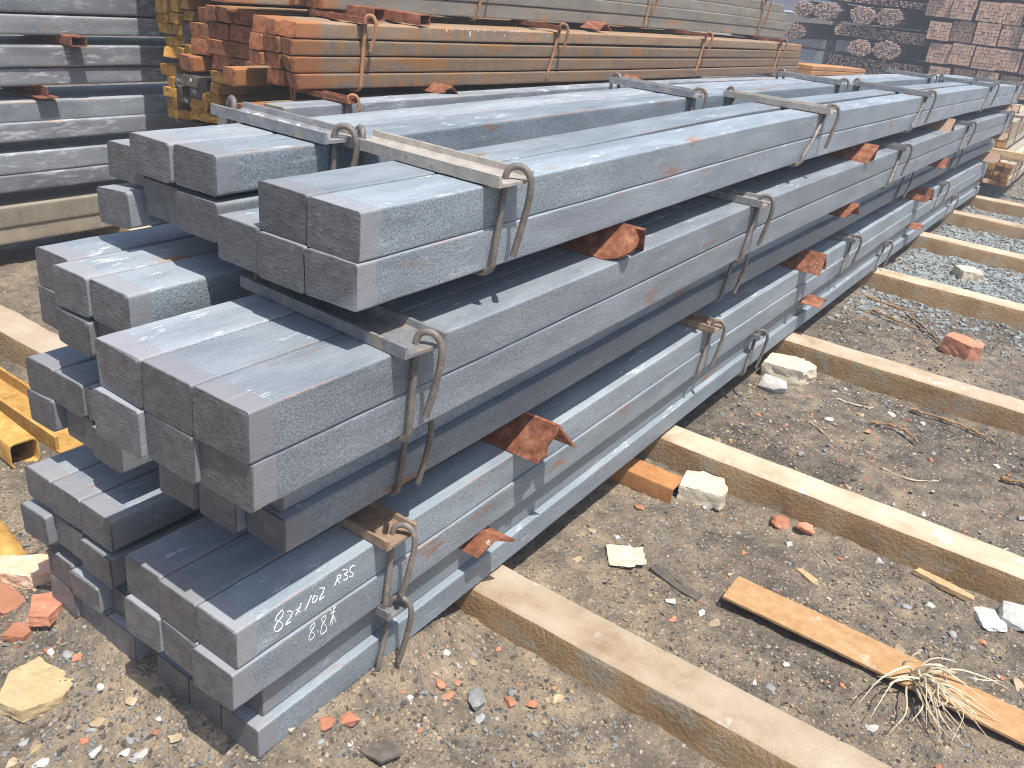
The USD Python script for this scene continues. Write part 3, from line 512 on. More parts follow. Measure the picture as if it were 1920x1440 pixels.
angle('rusty angle iron just above the lowest right bundle, third from the front', -.84, .2755, 6.15, .066, .028, fe=slant(0), be=slant(0))
angle('brown angle iron at the far end under the topmost right bundle', -.78, .908, 9.25, .08, .072, fe=rnd(.03), be=slant(0), m=BROWNPLATE)
angle('brown rounded angle iron at the far end on the third right bundle', -.78, .684, 9.1, .08, .058, fe=rnd(.04), be=slant(0), m=BROWNPLATE)
angle('brown angle iron at the far end on the chalked bundle', -.80, .462, 9.3, .085, .080, fe=rnd(.03), be=slant(0), m=BROWNPLATE)
angle('brown angle iron at the far end on the lowest right bundle', -.84, .2755, 9.35, .07, .028, fe=slant(0), be=slant(0), m=BROWNPLATE)

# ------------------------------------------------------------------ the grey stack at the left
for bi, (zb, mids, zt) in enumerate([(1.025, 1.107, 1.19), (.814, .889, .979), (.583, .666, .758), (.367, .445, .538), (.13, .212, .309)]):
    words = ['top', 'second', 'third', 'fourth', 'bottom'][bi]
    for ci, (a, b) in enumerate([(mids, zt), (zb, mids)]):
        bar('weathered grey steel bar, %s course of the %s bundle in the stack at the left' % (['upper', 'lower'][ci], words), 'grey bars of the stack at the left',
            -3.93 + rng.normal(0, .006), .34, a, b - a, -.2, 8.8, OLDTAN if bi == 4 else OLD, r=.010, bow=gb(0, rng.normal(-.006, .003)), shared=False)
bar('weathered grey steel bar at the very top of the stack at the left', 'grey bars of the stack at the left', -3.94, .34, 1.23, .09, -.2, 8.8, OLD, shared=False)
# spacers lying in its gaps
def square_tube(name, label, L, w, h, t, m, loc, rotz, category='square tube', group=None, r=.25, tiltx=0):
    """hollow square tube along +x from 0 to L, open ends"""
    def ring(w, h, r):
        P = []
        for cx, cz, a0 in ((w / 2 - r, h - r, 0), (-w / 2 + r, h - r, 90), (-w / 2 + r, r, 180), (w / 2 - r, r, 270)):
            for a in (0, 45, 90): P.append((cx + r * math.cos(math.radians(a0 + a)), cz + r * math.sin(math.radians(a0 + a))))
        return np.array(P)
    o = ring(w, h, h * r * .5); i = ring(w - 2 * t, h - 2 * t, h * r * .3) + [0, t]; k = len(o)
    xs = np.linspace(0, L, 6); V = []
    for P in (o, i):
        for x in xs: V.append(np.column_stack([np.full(k, x), P[:, 0], P[:, 1]]))
    V = np.vstack(V); V += .0015 * (meshkit.fbm(V * 40, 2, 3) - .5)[:, None]
    n = len(xs); I = np.arange(2 * n * k).reshape(2, n, k); J = np.roll(I, -1, 2); F = []
    F.append(np.stack([I[0, :-1], I[0, 1:], J[0, 1:], J[0, :-1]], -1).reshape(-1, 4)); F.append(np.stack([I[1, :-1], J[1, :-1], J[1, 1:], I[1, 1:]], -1).reshape(-1, 4))
    F.append(np.stack([I[0, 0], J[0, 0], J[1, 0], I[1, 0]], -1)); F.append(np.stack([I[0, -1], I[1, -1], J[1, -1], J[0, -1]], -1))
    F = np.vstack(F); me = trimesh.Trimesh(V, np.vstack([F[:, [0, 1, 2]], F[:, [0, 2, 3]]]), process=False); me.fix_normals()
    x = obj(name, me, m, smooth=40, label=label, category=category, group=group)
    X = UsdGeom.Xformable(x); X.AddTranslateOp().Set(Gf.Vec3d(*loc)); X.AddRotateZOp().Set(float(rotz))
    if tiltx: X.AddRotateYOp().Set(float(tiltx))
    return x
square_tube('square_tube', 'rusty square tube spacer sticking out under the top of the grey stack at the left', .47, .075, .044, .005, RUSTPLATE, (-4.33, 2.30, .980), 0)
t = thing('angle_iron', 'short rusty angle standing on edge in the grey stack at the left', 'angle iron', (-3.90, 2.16, .760))
obj('flat_leg', box(-.5, .0, -.045, .045, 0, .006), RUSTPLATE, t); obj('upright_leg', box(-.5, -.01, -.004, .004, .0065, .046), RUSTPLATE, t)

# ------------------------------------------------------------------ ochre and rusty stacks behind the pile
FR = {
 'Y1': (2.55, [(-3.568, 0.082, 1.156, 0.06), (-3.491, 0.077, 1.168, 0.054), (-3.416, 0.075, 1.188, 0.044), (-3.564, 0.083, 1.114, 0.041), (-3.483, 0.081, 1.121, 0.043), (-3.402, 0.076, 1.143, 0.04), (-3.551, 0.083, 1.073, 0.040), (-3.47, 0.081, 1.076, 0.043), (-3.391, 0.079, 1.047, 0.083), (-3.535, 0.073, 1.019, 0.043), (-3.462, 0.072, 1.032, 0.041), (-3.533, 0.070, 0.974, 0.044), (-3.463, 0.069, 0.999, 0.028), (-3.389, 0.072, 1.008, 0.038)]),
 'Y2': (2.55, [(-3.564, 0.085, 0.892, 0.048), (-3.56, 0.079, 0.844, 0.047), (-3.549, 0.081, 0.801, 0.042), (-3.546, 0.085, 0.755, 0.045), (-3.546, 0.088, 0.707, 0.047), (-3.464, 0.081, 0.716, 0.038), (-3.48, 0.080, 0.866, 0.045), (-3.471, 0.085, 0.825, 0.039), (-3.464, 0.083, 0.784, 0.038), (-3.316, 0.155, 0.873, 0.046), (-3.319, 0.148, 0.825, 0.046), (-3.322, 0.140, 0.777, 0.043), (-3.325, 0.138, 0.730, 0.043)]),
 'P1': (2.36, [(-3.191, 0.098, 0.968, 0.061)]),
 'R2': (2.45, [(-3.185, 0.069, 1.156, 0.059), (-3.099, 0.084, 1.173, 0.057), (-3.011, 0.087, 1.177, 0.057), (-2.91, 0.1, 1.179, 0.056), (-3.161, 0.098, 1.098, 0.057), (-3.054, 0.104, 1.108, 0.060), (-2.916, 0.135, 1.111, 0.062), (-3.149, 0.103, 1.038, 0.058), (-3.046, 0.101, 1.05, 0.056), (-2.918, 0.127, 1.05, 0.058), (-3.057, 0.087, 0.99, 0.058), (-2.923, 0.130, 1.02, 0.027)]),
 'Y3': (2.42, [(-3.049, 0.085, 0.941, 0.044), (-3.055, 0.08, 0.896, 0.043), (-3.065, 0.081, 0.855, 0.039), (-3.071, 0.075, 0.81, 0.043), (-3.077, 0.048, 0.776, 0.029)]),
 'P2': (2.3, [(-2.801, 0.08, 0.973, 0.065)]),
 'R1': (2.32, [(-2.678, 0.077, 1.176, 0.06), (-2.618, 0.059, 1.179, 0.054), (-2.523, 0.094, 1.181, 0.055), (-2.686, 0.074, 1.117, 0.058), (-2.599, 0.086, 1.121, 0.056), (-2.516, 0.081, 1.123, 0.055), (-2.686, 0.081, 1.065, 0.049), (-2.6, 0.083, 1.064, 0.054), (-2.513, 0.084, 1.063, 0.057), (-2.586, 0.09, 1.006, 0.056), (-2.502, 0.082, 1.006, 0.055)]),
}
WHERE = {'Y1': 'upper ochre bundle of small bars', 'Y2': 'lower ochre bundle with chalked dark ends', 'P1': 'ends above the chalked dark ends', 'R2': 'middle rusty bundle', 'Y3': 'narrow ochre column beside the rust-red bars', 'P2': 'end jutting out below the rusty bundles', 'R1': 'rusty bundle with the long stained side'}
ORDN = ['first', 'second', 'third', 'fourth', 'fifth', 'sixth', 'seventh', 'eighth', 'ninth', 'tenth', 'eleventh', 'twelfth', 'thirteenth', 'fourteenth']
for g, (y, rs) in FR.items():
    for i, (xr, w, zb, h) in enumerate(rs):
        m = YELLOW if g[0] == 'Y' else RUSTBAR
        if g == 'Y2' and i in (6, 7, 8, 9, 10): m = DARKEND
        if g == 'Y1' and i in (2, 5, 8): m = DARKEND if i == 8 else YELLOW
        lb = ('%s bar, %s row by row, in the %s' % ('ochre-ended' if m is YELLOW else 'dark-ended' if m is DARKEND else 'rust-ended', ORDN[i], WHERE[g])) if len(rs) > 1 else 'single rusty steel bar, %s' % WHERE[g]
        bo = None
        if g == 'R1': bo = gb(0, [-.012, -.012, -.012, -.02, -.02, -.02, -.026, -.026, -.026, -.03, -.03][i], 6.)
        bar(lb, WHERE[g], xr, w, zb, h, y + rng.normal(0, .012), 5.9 if g[0] != 'Y' else 5.0, m, bow=bo, shared=False, r=.006 if g[0] != 'Y' else .004, skew=.008, rough=.0014)
# little chalk marks on the dark ends
for (xr, w, zb, h) in [FR['Y2'][1][i] for i in (6, 9, 10, 8)]:
    q = np.random.default_rng(int(zb * 1e4)); ms = []
    for c in range(3):
        x0 = xr - w + .02 + c * .016
        P = np.array([(x0 + q.uniform(0, .012), 0, zb + h * q.uniform(.25, .85)) for _ in range(4)]); P[:, 1] = 2.55 - .032
        ms.append(sweep(spline(P, 3), .0016, 5))
    near = min([p for p in world.GetPrim().GetChildren() if p.GetCustomDataByKey('group') == WHERE['Y2']], key=lambda p: abs(p.GetAttribute('xformOp:translate').Get()[0] - xr) + abs(p.GetAttribute('xformOp:translate').Get()[2] - zb))
    L0 = near.GetAttribute('xformOp:translate').Get(); mm = cat(*ms); mm.apply_translation((-L0[0], -L0[1] + (L0[1] - 2.55) + .0295, -L0[2]))
    obj('chalk_mark', mm, CHALK, near, smooth=False)
# white splashes down the top bar of the long stained side
near = [p for p in world.GetPrim().GetChildren() if p.GetCustomDataByKey('group') == WHERE['R1']][2]
L0 = near.GetAttribute('xformOp:translate').Get(); q = np.random.default_rng(21); ms = []
for yy, zz, ln in [(3.19, .046, .018), (3.23, .045, .006), (3.30, .046, .004), (3.34, .046, .005), (3.36, .040, .026), (3.42, .044, .008), (3.47, .046, .005), (3.55, .042, .004), (3.63, .028, .009), (3.69, .045, .006), (3.72, .045, .007), (3.75, .044, .005), (4.02, .030, .008), (4.42, .030, .016), (2.72, .030, .004)]:
    ms.append(sweep(np.array([(0, yy, zz), (.0, yy + .001, zz - ln * .5), (0, yy, zz - ln)]) - [0, L0[1], 0], [.0036, .0042, .0012], 6))
mm = cat(*ms); mm.vertices[:, 0] = mm.vertices[:, 0] * .35 + gb(0, 0)(0)[0] - .0006; obj('white_splash', mm, CHALK, near, smooth=False)
# bundles that carry them, with the pale grey bar seen beside the pile
bar('grey and rust stained bar with a dark clamp, under the rusty stack, right-hand', 'bars under the rusty stack', -2.36, .10, .915, .062, 2.12, 8.0, OLD, shared=False)
bar('rust stained bar under the rusty stack, next to the grey one', 'bars under the rusty stack', -2.465, .10, .905, .058, 2.08, 8.0, RUSTBAR, shared=False)
for i, (x, w, zb, h, m) in enumerate([(-2.38, .5, .70, .16, OLD), (-2.40, .5, .50, .15, OLD), (-2.40, .5, .29, .16, OLD), (-2.40, .5, .13, .13, OLD)]):
    bar('broad grey steel slab, %s down in the shade under the rusty stack' % ORDN[i], 'slabs under the rusty stack', x, w, zb, h, 2.25, 7.6, m, shared=False)
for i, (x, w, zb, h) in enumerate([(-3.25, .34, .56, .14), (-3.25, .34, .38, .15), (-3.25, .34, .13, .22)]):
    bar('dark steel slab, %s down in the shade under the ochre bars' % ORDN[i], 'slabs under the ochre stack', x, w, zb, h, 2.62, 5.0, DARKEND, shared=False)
# upper layers over the rusty stack
for i, (x, zb, h, yf, L) in enumerate([(-2.72, 1.268, .066, 2.95, 5.62), (-2.715, 1.335, .066, 3.0, 5.70), (-2.73, 1.402, .066, 2.9, 5.65), (-2.74, 1.469, .066, 2.9, 5.6)]):
    bar('grey-brown orange-ended bar, %s course up, bundle over the rusty stack' % ORDN[i], 'bars over the rusty stack', x, .10, zb, h, yf - .3, L, BROWNBAR, bow=gb(0, -.010, 6.2), shared=False)
    bar('grey-brown bar, second in the %s course from below over the rusty stack' % ORDN[i], 'bars over the rusty stack', x - .105, .10, zb, h, yf - .35, L, BROWNBAR, bow=gb(0, -.010, 6.2), shared=False)
bar('rust-red bar with a blunt end on top of the rusty stack', 'bars over the rusty stack', -2.86, .12, 1.262, .05, 2.30, 5.5, RUSTBAR, shared=False)
# tall ochre pile behind, out of frame above, that shades the grey stack
for i in range(8):
    bar('ochre slab, %s above the small ochre bars' % ORDN[i], 'slabs high on the ochre stack', -3.26, .39, 1.24 + .17 * i, .15, 2.52, 5, YELLOW, shared=False)

# clamps and spacers of the rusty stack
for i, (y, tail) in enumerate([(2.66, .10), (4.09, .12), (6.0, .12), (7.6, .12)]):
    clamp('rusty clamp, %s from the left on the long stained side of the rusty stack' % ORDN[i], -2.77, -2.512, 1.000, 1.238, y, .05, -.06, -.02 - .06 * min(i, 1), tail, cm=RUSTPLATE, rm=RODRUST, r=.008, group='clamps on the rusty stack', shared=False, over=.03, fl=.02)
clamp('orange rusty clamp on the grey bar beside the pile', -2.62, -2.36, .90, .979, 2.42, .05, -.05, -.01, .06, cm=RUSTPLATE, rm=RODRUST, group='clamps on the rusty stack', shared=False, over=.03, fl=.02)
for i, y in enumerate([3.4, 5.2, 7.3]):
    clamp('thin rusty clamp, %s from the left on the bundle over the rusty stack' % ORDN[i], -2.93, -2.715, 1.262, 1.535, y + .3, .05, 0, -.05, .2, cm=RUSTPLATE, rm=RODRUST, r=.007, group='clamps on the rusty stack', shared=False, over=.02, fl=.02)
square_tube('square_tube', 'rusty square tube on the rusty stack, open end toward the camera', .26, .075, .042, .004, RUSTPLATE, (-2.78, 3.02, 1.238), 4)
square_tube('square_tube', 'rusty square tube on the rusty stack, left of the open-ended one', .34, .08, .05, .005, RUSTPLATE, (-2.93, 2.80, 1.24), 6)
angle('rusty angle iron lying on the long rusty stack at the right', -2.60, 1.238, 4.75, .075, .04, xl=-2.85, shared=False)
angle('rusty angle iron in the dark gap under the rusty stack', -2.40, .976, 3.1, .05, .035, xl=-2.7, fe=notch(-.02, 0), shared=False)
angle('second rusty angle iron in the dark gap under the rusty stack', -2.40, .976, 4.9, .05, .035, xl=-2.7, shared=False)
# orange bars beyond the far end of the rusty stack
for i in range(3):
    for k in range(2):
        bar('orange rusty bar, %s course %s of the low bundle beyond the rusty stack' % (ORDN[i], ['at the front', 'behind it'][k]), 'orange bars beyond the rusty stack', -2.42 - .14 * k, .13, 1.035 - .042 * i, .040, 8.35, 1.95, ORANGE, shared=False)
bar('broad rusty slab under the low orange bars beyond the rusty stack', 'slabs under the rusty stack', -2.43, .4, -.02, .96, 8.8, 2.2, RUSTBAR, shared=False)

# ------------------------------------------------------------------ orange-ended bundles at the right of the far end
for ci in range(5):
    for k in range(4):
        bar('flat orange-ended bar, %s row, %s from right, low bundle beyond pile' % (ORDN[ci], ORDN[k]), 'orange-ended bars beyond the pile', -.73 - .078 * k + rng.normal(0, .003), .075, .375 - .046 * ci, .043, 10.0 + rng.normal(0, .03) + .03 * k, 6.0, BEIGE, shared=False, r=.004)
for ci in range(4):
    for k in range(3):
        bar('beige bar, %s row, %s from the right, higher bundle beyond the pile' % (ORDN[ci], ORDN[k]), 'beige bars of the higher bundle', -.93 - .105 * k, .10, .70 - .072 * ci, .069, 10.95, 7.0, BEIGE, shared=False)
for ci in range(2):
    for k in range(3):
        bar('beige bar, %s row up, %s from right, foot of the higher bundle' % (ORDN[ci], ORDN[k]), 'beige bars of the higher bundle', -.95 - .105 * k, .10, .34 - .1 * ci, .09, 11.4, 7.0, BEIGE, shared=False)
clamp('rusty clamp around the low orange-ended bundle', -1.04, -.73, .19, .419, 10.35, .05, 0, -.02, .16, cm=BROWNPLATE, rm=RODRUST, group='clamps beyond the pile', shared=False, over=.02)
clamp('brown clamp around the higher beige bundle', -1.24, -.93, .48, .77, 11.6, .05, 0, -.02, .16, cm=BROWNPLATE, rm=RODRUST, group='clamps beyond the pile', shared=False, over=.02)
obj('timber_beam', box(-1.3, -.3, 10.72, 10.82, (.42), .48), WOOD, label='brown beam lying across the low orange-ended bundle', category='beam', loc=(0, 0, float(gz(10.7))))

# ------------------------------------------------------------------ far stacks: square-ended bundles and round-bar bundles
def boxes(L, m='f'):
    """many boxes as one mesh; rows of (x0,x1,y0,y1,z0,z1)"""
    A = np.array(L, float); V = []
    for a in (0, 1):
        for b in (0, 1):
            for c in (0, 1): V.append(np.stack([A[:, a], A[:, 2 + b], A[:, 4 + c]], -1))
    V = np.stack(V, 1); F = np.array([(0, 1, 3), (0, 3, 2), (4, 6, 7), (4, 7, 5), (0, 4, 5), (0, 5, 1), (2, 3, 7), (2, 7, 6), (0, 2, 6), (0, 6, 4), (1, 5, 7), (1, 7, 3)])
    return trimesh.Trimesh(V.reshape(-1, 3), (F[None] + 8 * np.arange(len(A))[:, None, None]).reshape(-1, 3), process=False)
GZF = -.06
SQ = [(-2.71, -2.4, 1.565, 1.801), (-2.387, -2.1, 1.563, 1.832), (-2.053, -1.76, 1.572, 1.816), (-1.773, -1.494, 1.567, 1.829), (-2.6, -2.319, 1.275, 1.508), (-2.315, -2.034, 1.282, 1.54), (-2.005, -1.717, 1.284, 1.56), (-1.7, -1.426, 1.29, 1.558), (-2.524, -2.235, 0.981, 1.238), (-2.23, -1.948, 0.995, 1.267), (-1.933, -1.63, 0.981, 1.261), (-1.635, -1.36, 0.999, 1.261), (-2.438, -2.17, 0.68, 0.943), (-2.132, -1.857, 0.68, 0.956), (-1.829, -1.561, 0.68, 0.967), (-1.431, -1.164, 1.298, 1.561), (-1.34, -1.072, 0.988, 1.227), (-1.474, -1.208, 1.594, 1.866), (-1.54, -1.29, .68, .95),
      (-2.42, -2.15, .38, .64), (-2.12, -1.85, .38, .64), (-1.82, -1.55, .38, .64), (-1.52, -1.25, .38, .64), (-1.25, -.98, .68, .93), (-2.40, -2.13, .08, .34), (-2.1, -1.83, .08, .34), (-1.8, -1.53, .08, .34), (-1.5, -1.23, .08, .34), (-2.76, -2.46, 1.85, 2.1), (-2.43, -2.13, 1.87, 2.12), (-2.08, -1.8, 1.86, 2.12), (-1.79, -1.5, 1.87, 2.13)]
ROWN = lambda z: 'top' if z > 1.8 else 'upper' if z > 1.5 else 'second' if z > 1.2 else 'third' if z > .95 else 'fourth' if z > .6 else 'low'
done = {}
def packed(l, r, b, t, q, level=0):
    """recursive brick-like packing of small rectangular bar ends"""
    n = []
    u = .042; nx, nz = max(2, int(round((r - l) / u))), max(2, int(round((t - b) / u))); dx, dz = (r - l) / nx, (t - b) / nz
    occ = np.zeros((nx, nz), bool)
    for k in range(nz):
        for i in range(nx):
            if occ[i, k]: continue
            w, h = 1, 1; c = q.random()
            if c < .45 and i + 1 < nx and not occ[i + 1, k]: w = 2
            elif c < .85 and k + 1 < nz and not occ[i, k + 1]: h = 2
            occ[i:i + w, k:k + h] = True
            n.append((l + i * dx + .002, l + (i + w) * dx - .002, b + k * dz + .002, b + (k + h) * dz - .002))
    return n
for i, (l, r, b, t) in enumerate(SQ):
    q = np.random.default_rng(i + 50); y0 = 14 + q.normal(0, .05)
    row = ROWN(b); done[row] = done.get(row, 0) + 1
    T = thing('square_bar_bundle', 'bundle of rusty square bars, %s from the left in the %s row, far right stack' % (ORDN[done[row] - 1], row), 'bar bundle', ((l + r) / 2, y0, b), group='square-ended bundles far behind')
    PK = packed(l, r, b, t, q)
    for (a, c, d, e) in PK:
        dy = abs(q.normal(0, .003)); w = c - a
        bx = boxes([(a - (l + r) / 2, c - (l + r) / 2, dy, 5.0, d - b, e - b)]); bx.vertices[:, 0] += q.normal(0, .002); bx.vertices[:, 2] += q.normal(0, .0015)
        obj('steel_bar', bx, FARBAR, T, smooth=False)
for i in range(4):                                 # timbers between the rows
    z = [.345, .645, .955, 1.262][i]
    obj('timber_bearer', box(-2.75, -.9, 14.35, 14.45, z, z + .03), DARKIRON, label='dark bearer, %s from the bottom between rows of the far right stack' % ORDN[i], category='bearer')
def rod_bundle(label, l, r, b, t, y0, L, n, m, rr=.0135, group='round-bar bundles far behind', seed=0):
    q = np.random.default_rng(seed + 900); cx, cz = (l + r) / 2, (b + t) / 2; A, B = (r - l) / 2, (t - b) / 2
    pts = []
    s = 2 * rr * 1.04
    for j, z in enumerate(np.arange(-B, B, s * .87)):
        for x in np.arange(-A, A, s) + (s / 2 if j % 2 else 0):
            if (x / A) ** 2 + (z / B) ** 2 < .97 + q.normal(0, .06): pts.append((x + q.normal(0, .002), z + q.normal(0, .002)))
    T = thing('round_bar_bundle', label, 'bar bundle', (cx, y0, b), group=group)
    V = []; F = []; k = 6
    th = np.arange(k) / k * 2 * np.pi
    for x, z in pts:
        dy = q.normal(0, .012); o = len(V) * 1
        base = sum(len(v) for v in V)
        ring = np.column_stack([x + rr * np.cos(th), np.full(k, dy), z + B + rr * np.sin(th)]); far = ring.copy(); far[:, 1] = L
        V.append(np.vstack([ring, far]))
        F += [(base + a, base + k + (a + 1) % k, base + k + a) for a in range(k)] + [(base + a, base + (a + 1) % k, base + k + (a + 1) % k) for a in range(k)]
        F += [(base, base + a + 1, base + a) for a in range(1, k - 1)]
    me = trimesh.Trimesh(np.vstack(V), np.array(F)[:, ::-1], process=False); 
    o = obj('round_bars', me, m, T, smooth=False); o.SetCustomDataByKey('kind', 'stuff')
    for yb in (.35, 1.6, 3.0):
        if yb < L: obj('binding_wire', sweep(np.array([(A * 1.03 * math.cos(a), yb, B + B * 1.04 * math.sin(a)) for a in np.linspace(0, 2 * math.pi, 20)]), .006, 5), RODM, T)
FARROD = steel('far_round_steel', (.085, .095, .115), (.13, .14, .165), (.2, .21, .23), (.16, .12, .1), .33, (.43, .29, .23), (.47, .32, .25), band_len=.075, rough=.55)
RD = [('left pair, upper row', (-4.554, -4.26, 1.35, 1.576)), ('right of the left pair, upper row', (-4.262, -3.867, 1.356, 1.587)), ('left of the middle pair, upper row', (-3.721, -3.355, 1.354, 1.595)), ('right of the middle pair, upper row', (-3.35, -2.985, 1.368, 1.61)),
      ('left of the lower pair', (-3.637, -3.29, .927, 1.155)), ('right of the lower pair', (-3.282, -2.893, .929, 1.18)), ('small one beside the rusty stack end', (-4.658, -4.30, 1.043, 1.266))]
for i, (w, (l, r, b, t)) in enumerate(RD):
    rod_bundle('bundle of thin round bars, %s' % w, l, r, b, t, 14.0, 5.0, 0, FARROD, seed=i)
STR = [('between the upper and lower bundle ends', -3.9, -2.60, 1.175, 1.345, 14.2, 5.2), ('along the top of the far stack', -4.6, -2.50, 1.63, 1.74, 14.2, 5.4), ('higher along the top of the far stack', -4.6, -2.6, 1.76, 1.9, 14.2, 5.4), ('below the lower bundle ends', -3.9, -2.55, .70, .91, 14.2, 5.0), ('second below the lower bundle ends', -3.9, -2.6, .45, .68, 14.2, 5.2), ('lowest of the far round-bar stack', -3.9, -2.6, .05, .43, 14.2, 5.2)]
for i, (w, l, r, b, t, y0, L) in enumerate(STR):
    q = np.random.default_rng(i + 300)
    T = thing('round_bar_layer', 'layer of long round bars %s' % w, 'bar layer', ((l + r) / 2, y0, b), group='layers of round bars far behind')
    ms = []; zs = np.arange(.014, t - b - .01, .03); xs = np.arange(0, r - l - .02, .03)
    for j, z in enumerate(zs):
        for x in xs:
            ms.append((x - (r - l) / 2, z, q.normal(0, .05)))
    th = np.arange(6) / 6 * 2 * np.pi; V = []; F = []
    for x, z, dy in ms:
        base = 12 * len(V); ring = np.column_stack([x + .0145 * np.cos(th), np.full(6, dy), z + .0145 * np.sin(th)]); far = ring.copy(); far[:, 1] = L + dy * 2; V.append(np.vstack([ring, far]))
        F += [(base + a, base + 6 + a, base + 6 + (a + 1) % 6) for a in range(6)] + [(base + a, base + 6 + (a + 1) % 6, base + (a + 1) % 6) for a in range(6)] + [(base, base + a, base + a + 1) for a in range(1, 5)] + [(base + 6, base + 7 + a, base + 6 + a) for a in range(1, 5)]
    o = obj('round_bars', trimesh.Trimesh(np.vstack(V), np.array(F), process=False), FARROD, T, smooth=False); o.SetCustomDataByKey('kind', 'stuff')
for i, (x0, x1) in enumerate([(-5.6, -4.0), (-3.9, -2.9), (-2.8, -1.0), (-.8, 1.2), (-8, -5.8)]):   # big dark stacks closing the yard far behind
    T = thing('steel_stack', 'dark steel stack, %s along the back of the yard' % ORDN[i], 'steel stack', (x0, 20.5, -.3), group='dark stacks along the back of the yard')
    for k in range(9):
        obj('steel_bar', boxes([(.03 * (k % 3), x1 - x0 - .03 * (k % 2), .05 * (k % 4), 6, .34 * k, .34 * k + .29)]), OLD, T, smooth=False)
    obj('steel_bar', boxes([(.2, x1 - x0 - .2, .4, 5.5, 3.05, 3.25)]), OLD, T, smooth=False)

# ------------------------------------------------------------------ things lying on the ground
def gnd(x, y): return float(ground_z(np.array([x]), np.array([y]))[0])
def rock(sx, sy, sz, seed, sub=2, rough=.10, hullpts=18):
    q = np.random.default_rng(seed); P = q.normal(size=(hullpts, 3)); P /= np.linalg.norm(P, axis=1)[:, None]; P *= q.uniform(.8, 1.0, (hullpts, 1))
    P[:, 2] = np.clip(P[:, 2], -.75, .7)
    m = trimesh.Trimesh(P, process=False).convex_hull
    for _ in range(sub): m = m.subdivide()
    V = m.vertices; d = V / np.linalg.norm(V, axis=1)[:, None]
    V = V + d * (rough * (meshkit.fbm(V * 2.6 + seed, 3, seed % 50) - .5) * 2)[:, None]
    return trimesh.Trimesh(V * [sx, sy, sz], m.faces, process=False)
def scl(k, m): m.apply_scale(k); return m
def place(name, mesh, m, x, y, label, category, rz=0, sink=.3, group=None, smooth=32, rx=0, ry=0, z=None):
    if rx: mesh.apply_transform(trimesh.transformations.rotation_matrix(rx, (1, 0, 0)))
    if ry: mesh.apply_transform(trimesh.transformations.rotation_matrix(ry, (0, 1, 0)))
    if rz: mesh.apply_transform(trimesh.transformations.rotation_matrix(math.radians(rz), (0, 0, 1)))
    lo = mesh.bounds[0][2]; hgt = mesh.bounds[1][2] - lo
    return obj(name, mesh, m, smooth=smooth, loc=(x, y, (gnd(x, y) if z is None else z) - lo - sink * hgt), label=label, category=category, group=group)
def chunk(poly, h, seed, amp=.004, sub=3, top=.0):
    """a broken slab: polygon outline, thickness h, ragged sides"""
    from shapely.geometry import Polygon
    m = trimesh.creation.extrude_polygon(Polygon(poly), h, engine='earcut')
    v, f = trimesh.remesh.subdivide_to_size(m.vertices, m.faces, max(.012, h * .35)); m = trimesh.Trimesh(v, f); m.merge_vertices()
    V = m.vertices.copy(); n = m.vertex_normals
    V += n * ((meshkit.fbm(V * 45 + seed, 3, seed) - .5) * 2 * amp)[:, None] + n * ((meshkit.fbm(V * 140 + seed, 2, seed + 3) - .5) * amp)[:, None]
    V[:, 2] += top * V[:, 0]
    return trimesh.Trimesh(V, m.faces, process=False)
square_tube('square_tube', 'orange rusty square tube stub poking out from under the pile', 1.2, .098, .062, .004, TUBEORANGE, (-1.98, 2.335, gnd(-.9, 2.33) - .004), 0)
place('concrete_chunk', chunk([(-.075, -.05), (.06, -.062), (.078, -.015), (.062, .05), (.0, .07), (-.06, .055)], .055, 3, .006), STONE_PALE, -.722, 2.395, 'pale broken concrete block beside the orange tube stub', 'concrete chunk', rz=20, sink=.12)
place('broken_brick', rock(.042, .034, .030, 5, 3, .16), BRICK, -.462, 2.415, 'broken red brick lump near the second sleeper, left of its twin', 'brick', sink=.2)
place('broken_brick', rock(.034, .027, .026, 6, 3, .16), BRICK, -.392, 2.425, 'smaller broken red brick lump near the second sleeper, on the right', 'brick', sink=.2)
place('broken_brick', chunk([(-.085, -.05), (.05, -.058), (.088, -.01), (.07, .055), (-.02, .06), (-.08, .045)], .085, 8, .008), BRICK, -.285, 4.60, 'half red brick lying alone beyond the third sleeper', 'brick', rz=-12, sink=.15, ry=.1)
place('broken_brick', scl(0.80, chunk([(-.06, -.03), (.05, -.045), (.075, .0), (.01, .045), (-.055, .04)], .03, 11, .004)), BRICK, -1.56, 0.728, 'flat red brick piece left of the pile, with a pointed right end', 'brick', rz=-25, sink=.35, ry=-.15)
place('broken_brick', scl(0.75, chunk([(-.08, -.03), (.03, -.04), (.05, .01), (.03, .04), (-.08, .05)], .035, 12, .004)), BRICK, -1.675, 0.7, 'red brick piece at the left edge of the picture', 'brick', rz=10, sink=.3, ry=.1)
place('broken_brick', scl(0.80, chunk([(-.03, -.03), (.025, -.025), (.035, .01), (.0, .032), (-.03, .02)], .018, 13, .003)), BRICK, -1.565, 0.668, 'small red brick chip below the flat red brick pieces', 'brick', rz=30, sink=.3)
place('brick_slab', scl(0.80, chunk([(-.13, -.045), (.02, -.055), (.11, -.01), (.12, .035), (.0, .05), (-.12, .03)], .055, 15, .006)), BRICKPALE, -1.735, 0.8, 'long pale dusty brick lump left of the lowest bundle', 'brick', rz=28, sink=.3, ry=-.1)
place('brick_slab', scl(0.80, chunk([(-.06, -.03), (.03, -.035), (.05, .0), (.02, .035), (-.06, .03)], .06, 16, .006)), BRICKPALE, -1.8, 0.72, 'dusty brick stub at the left edge beside the pale lump', 'brick', rz=-30, sink=.2)
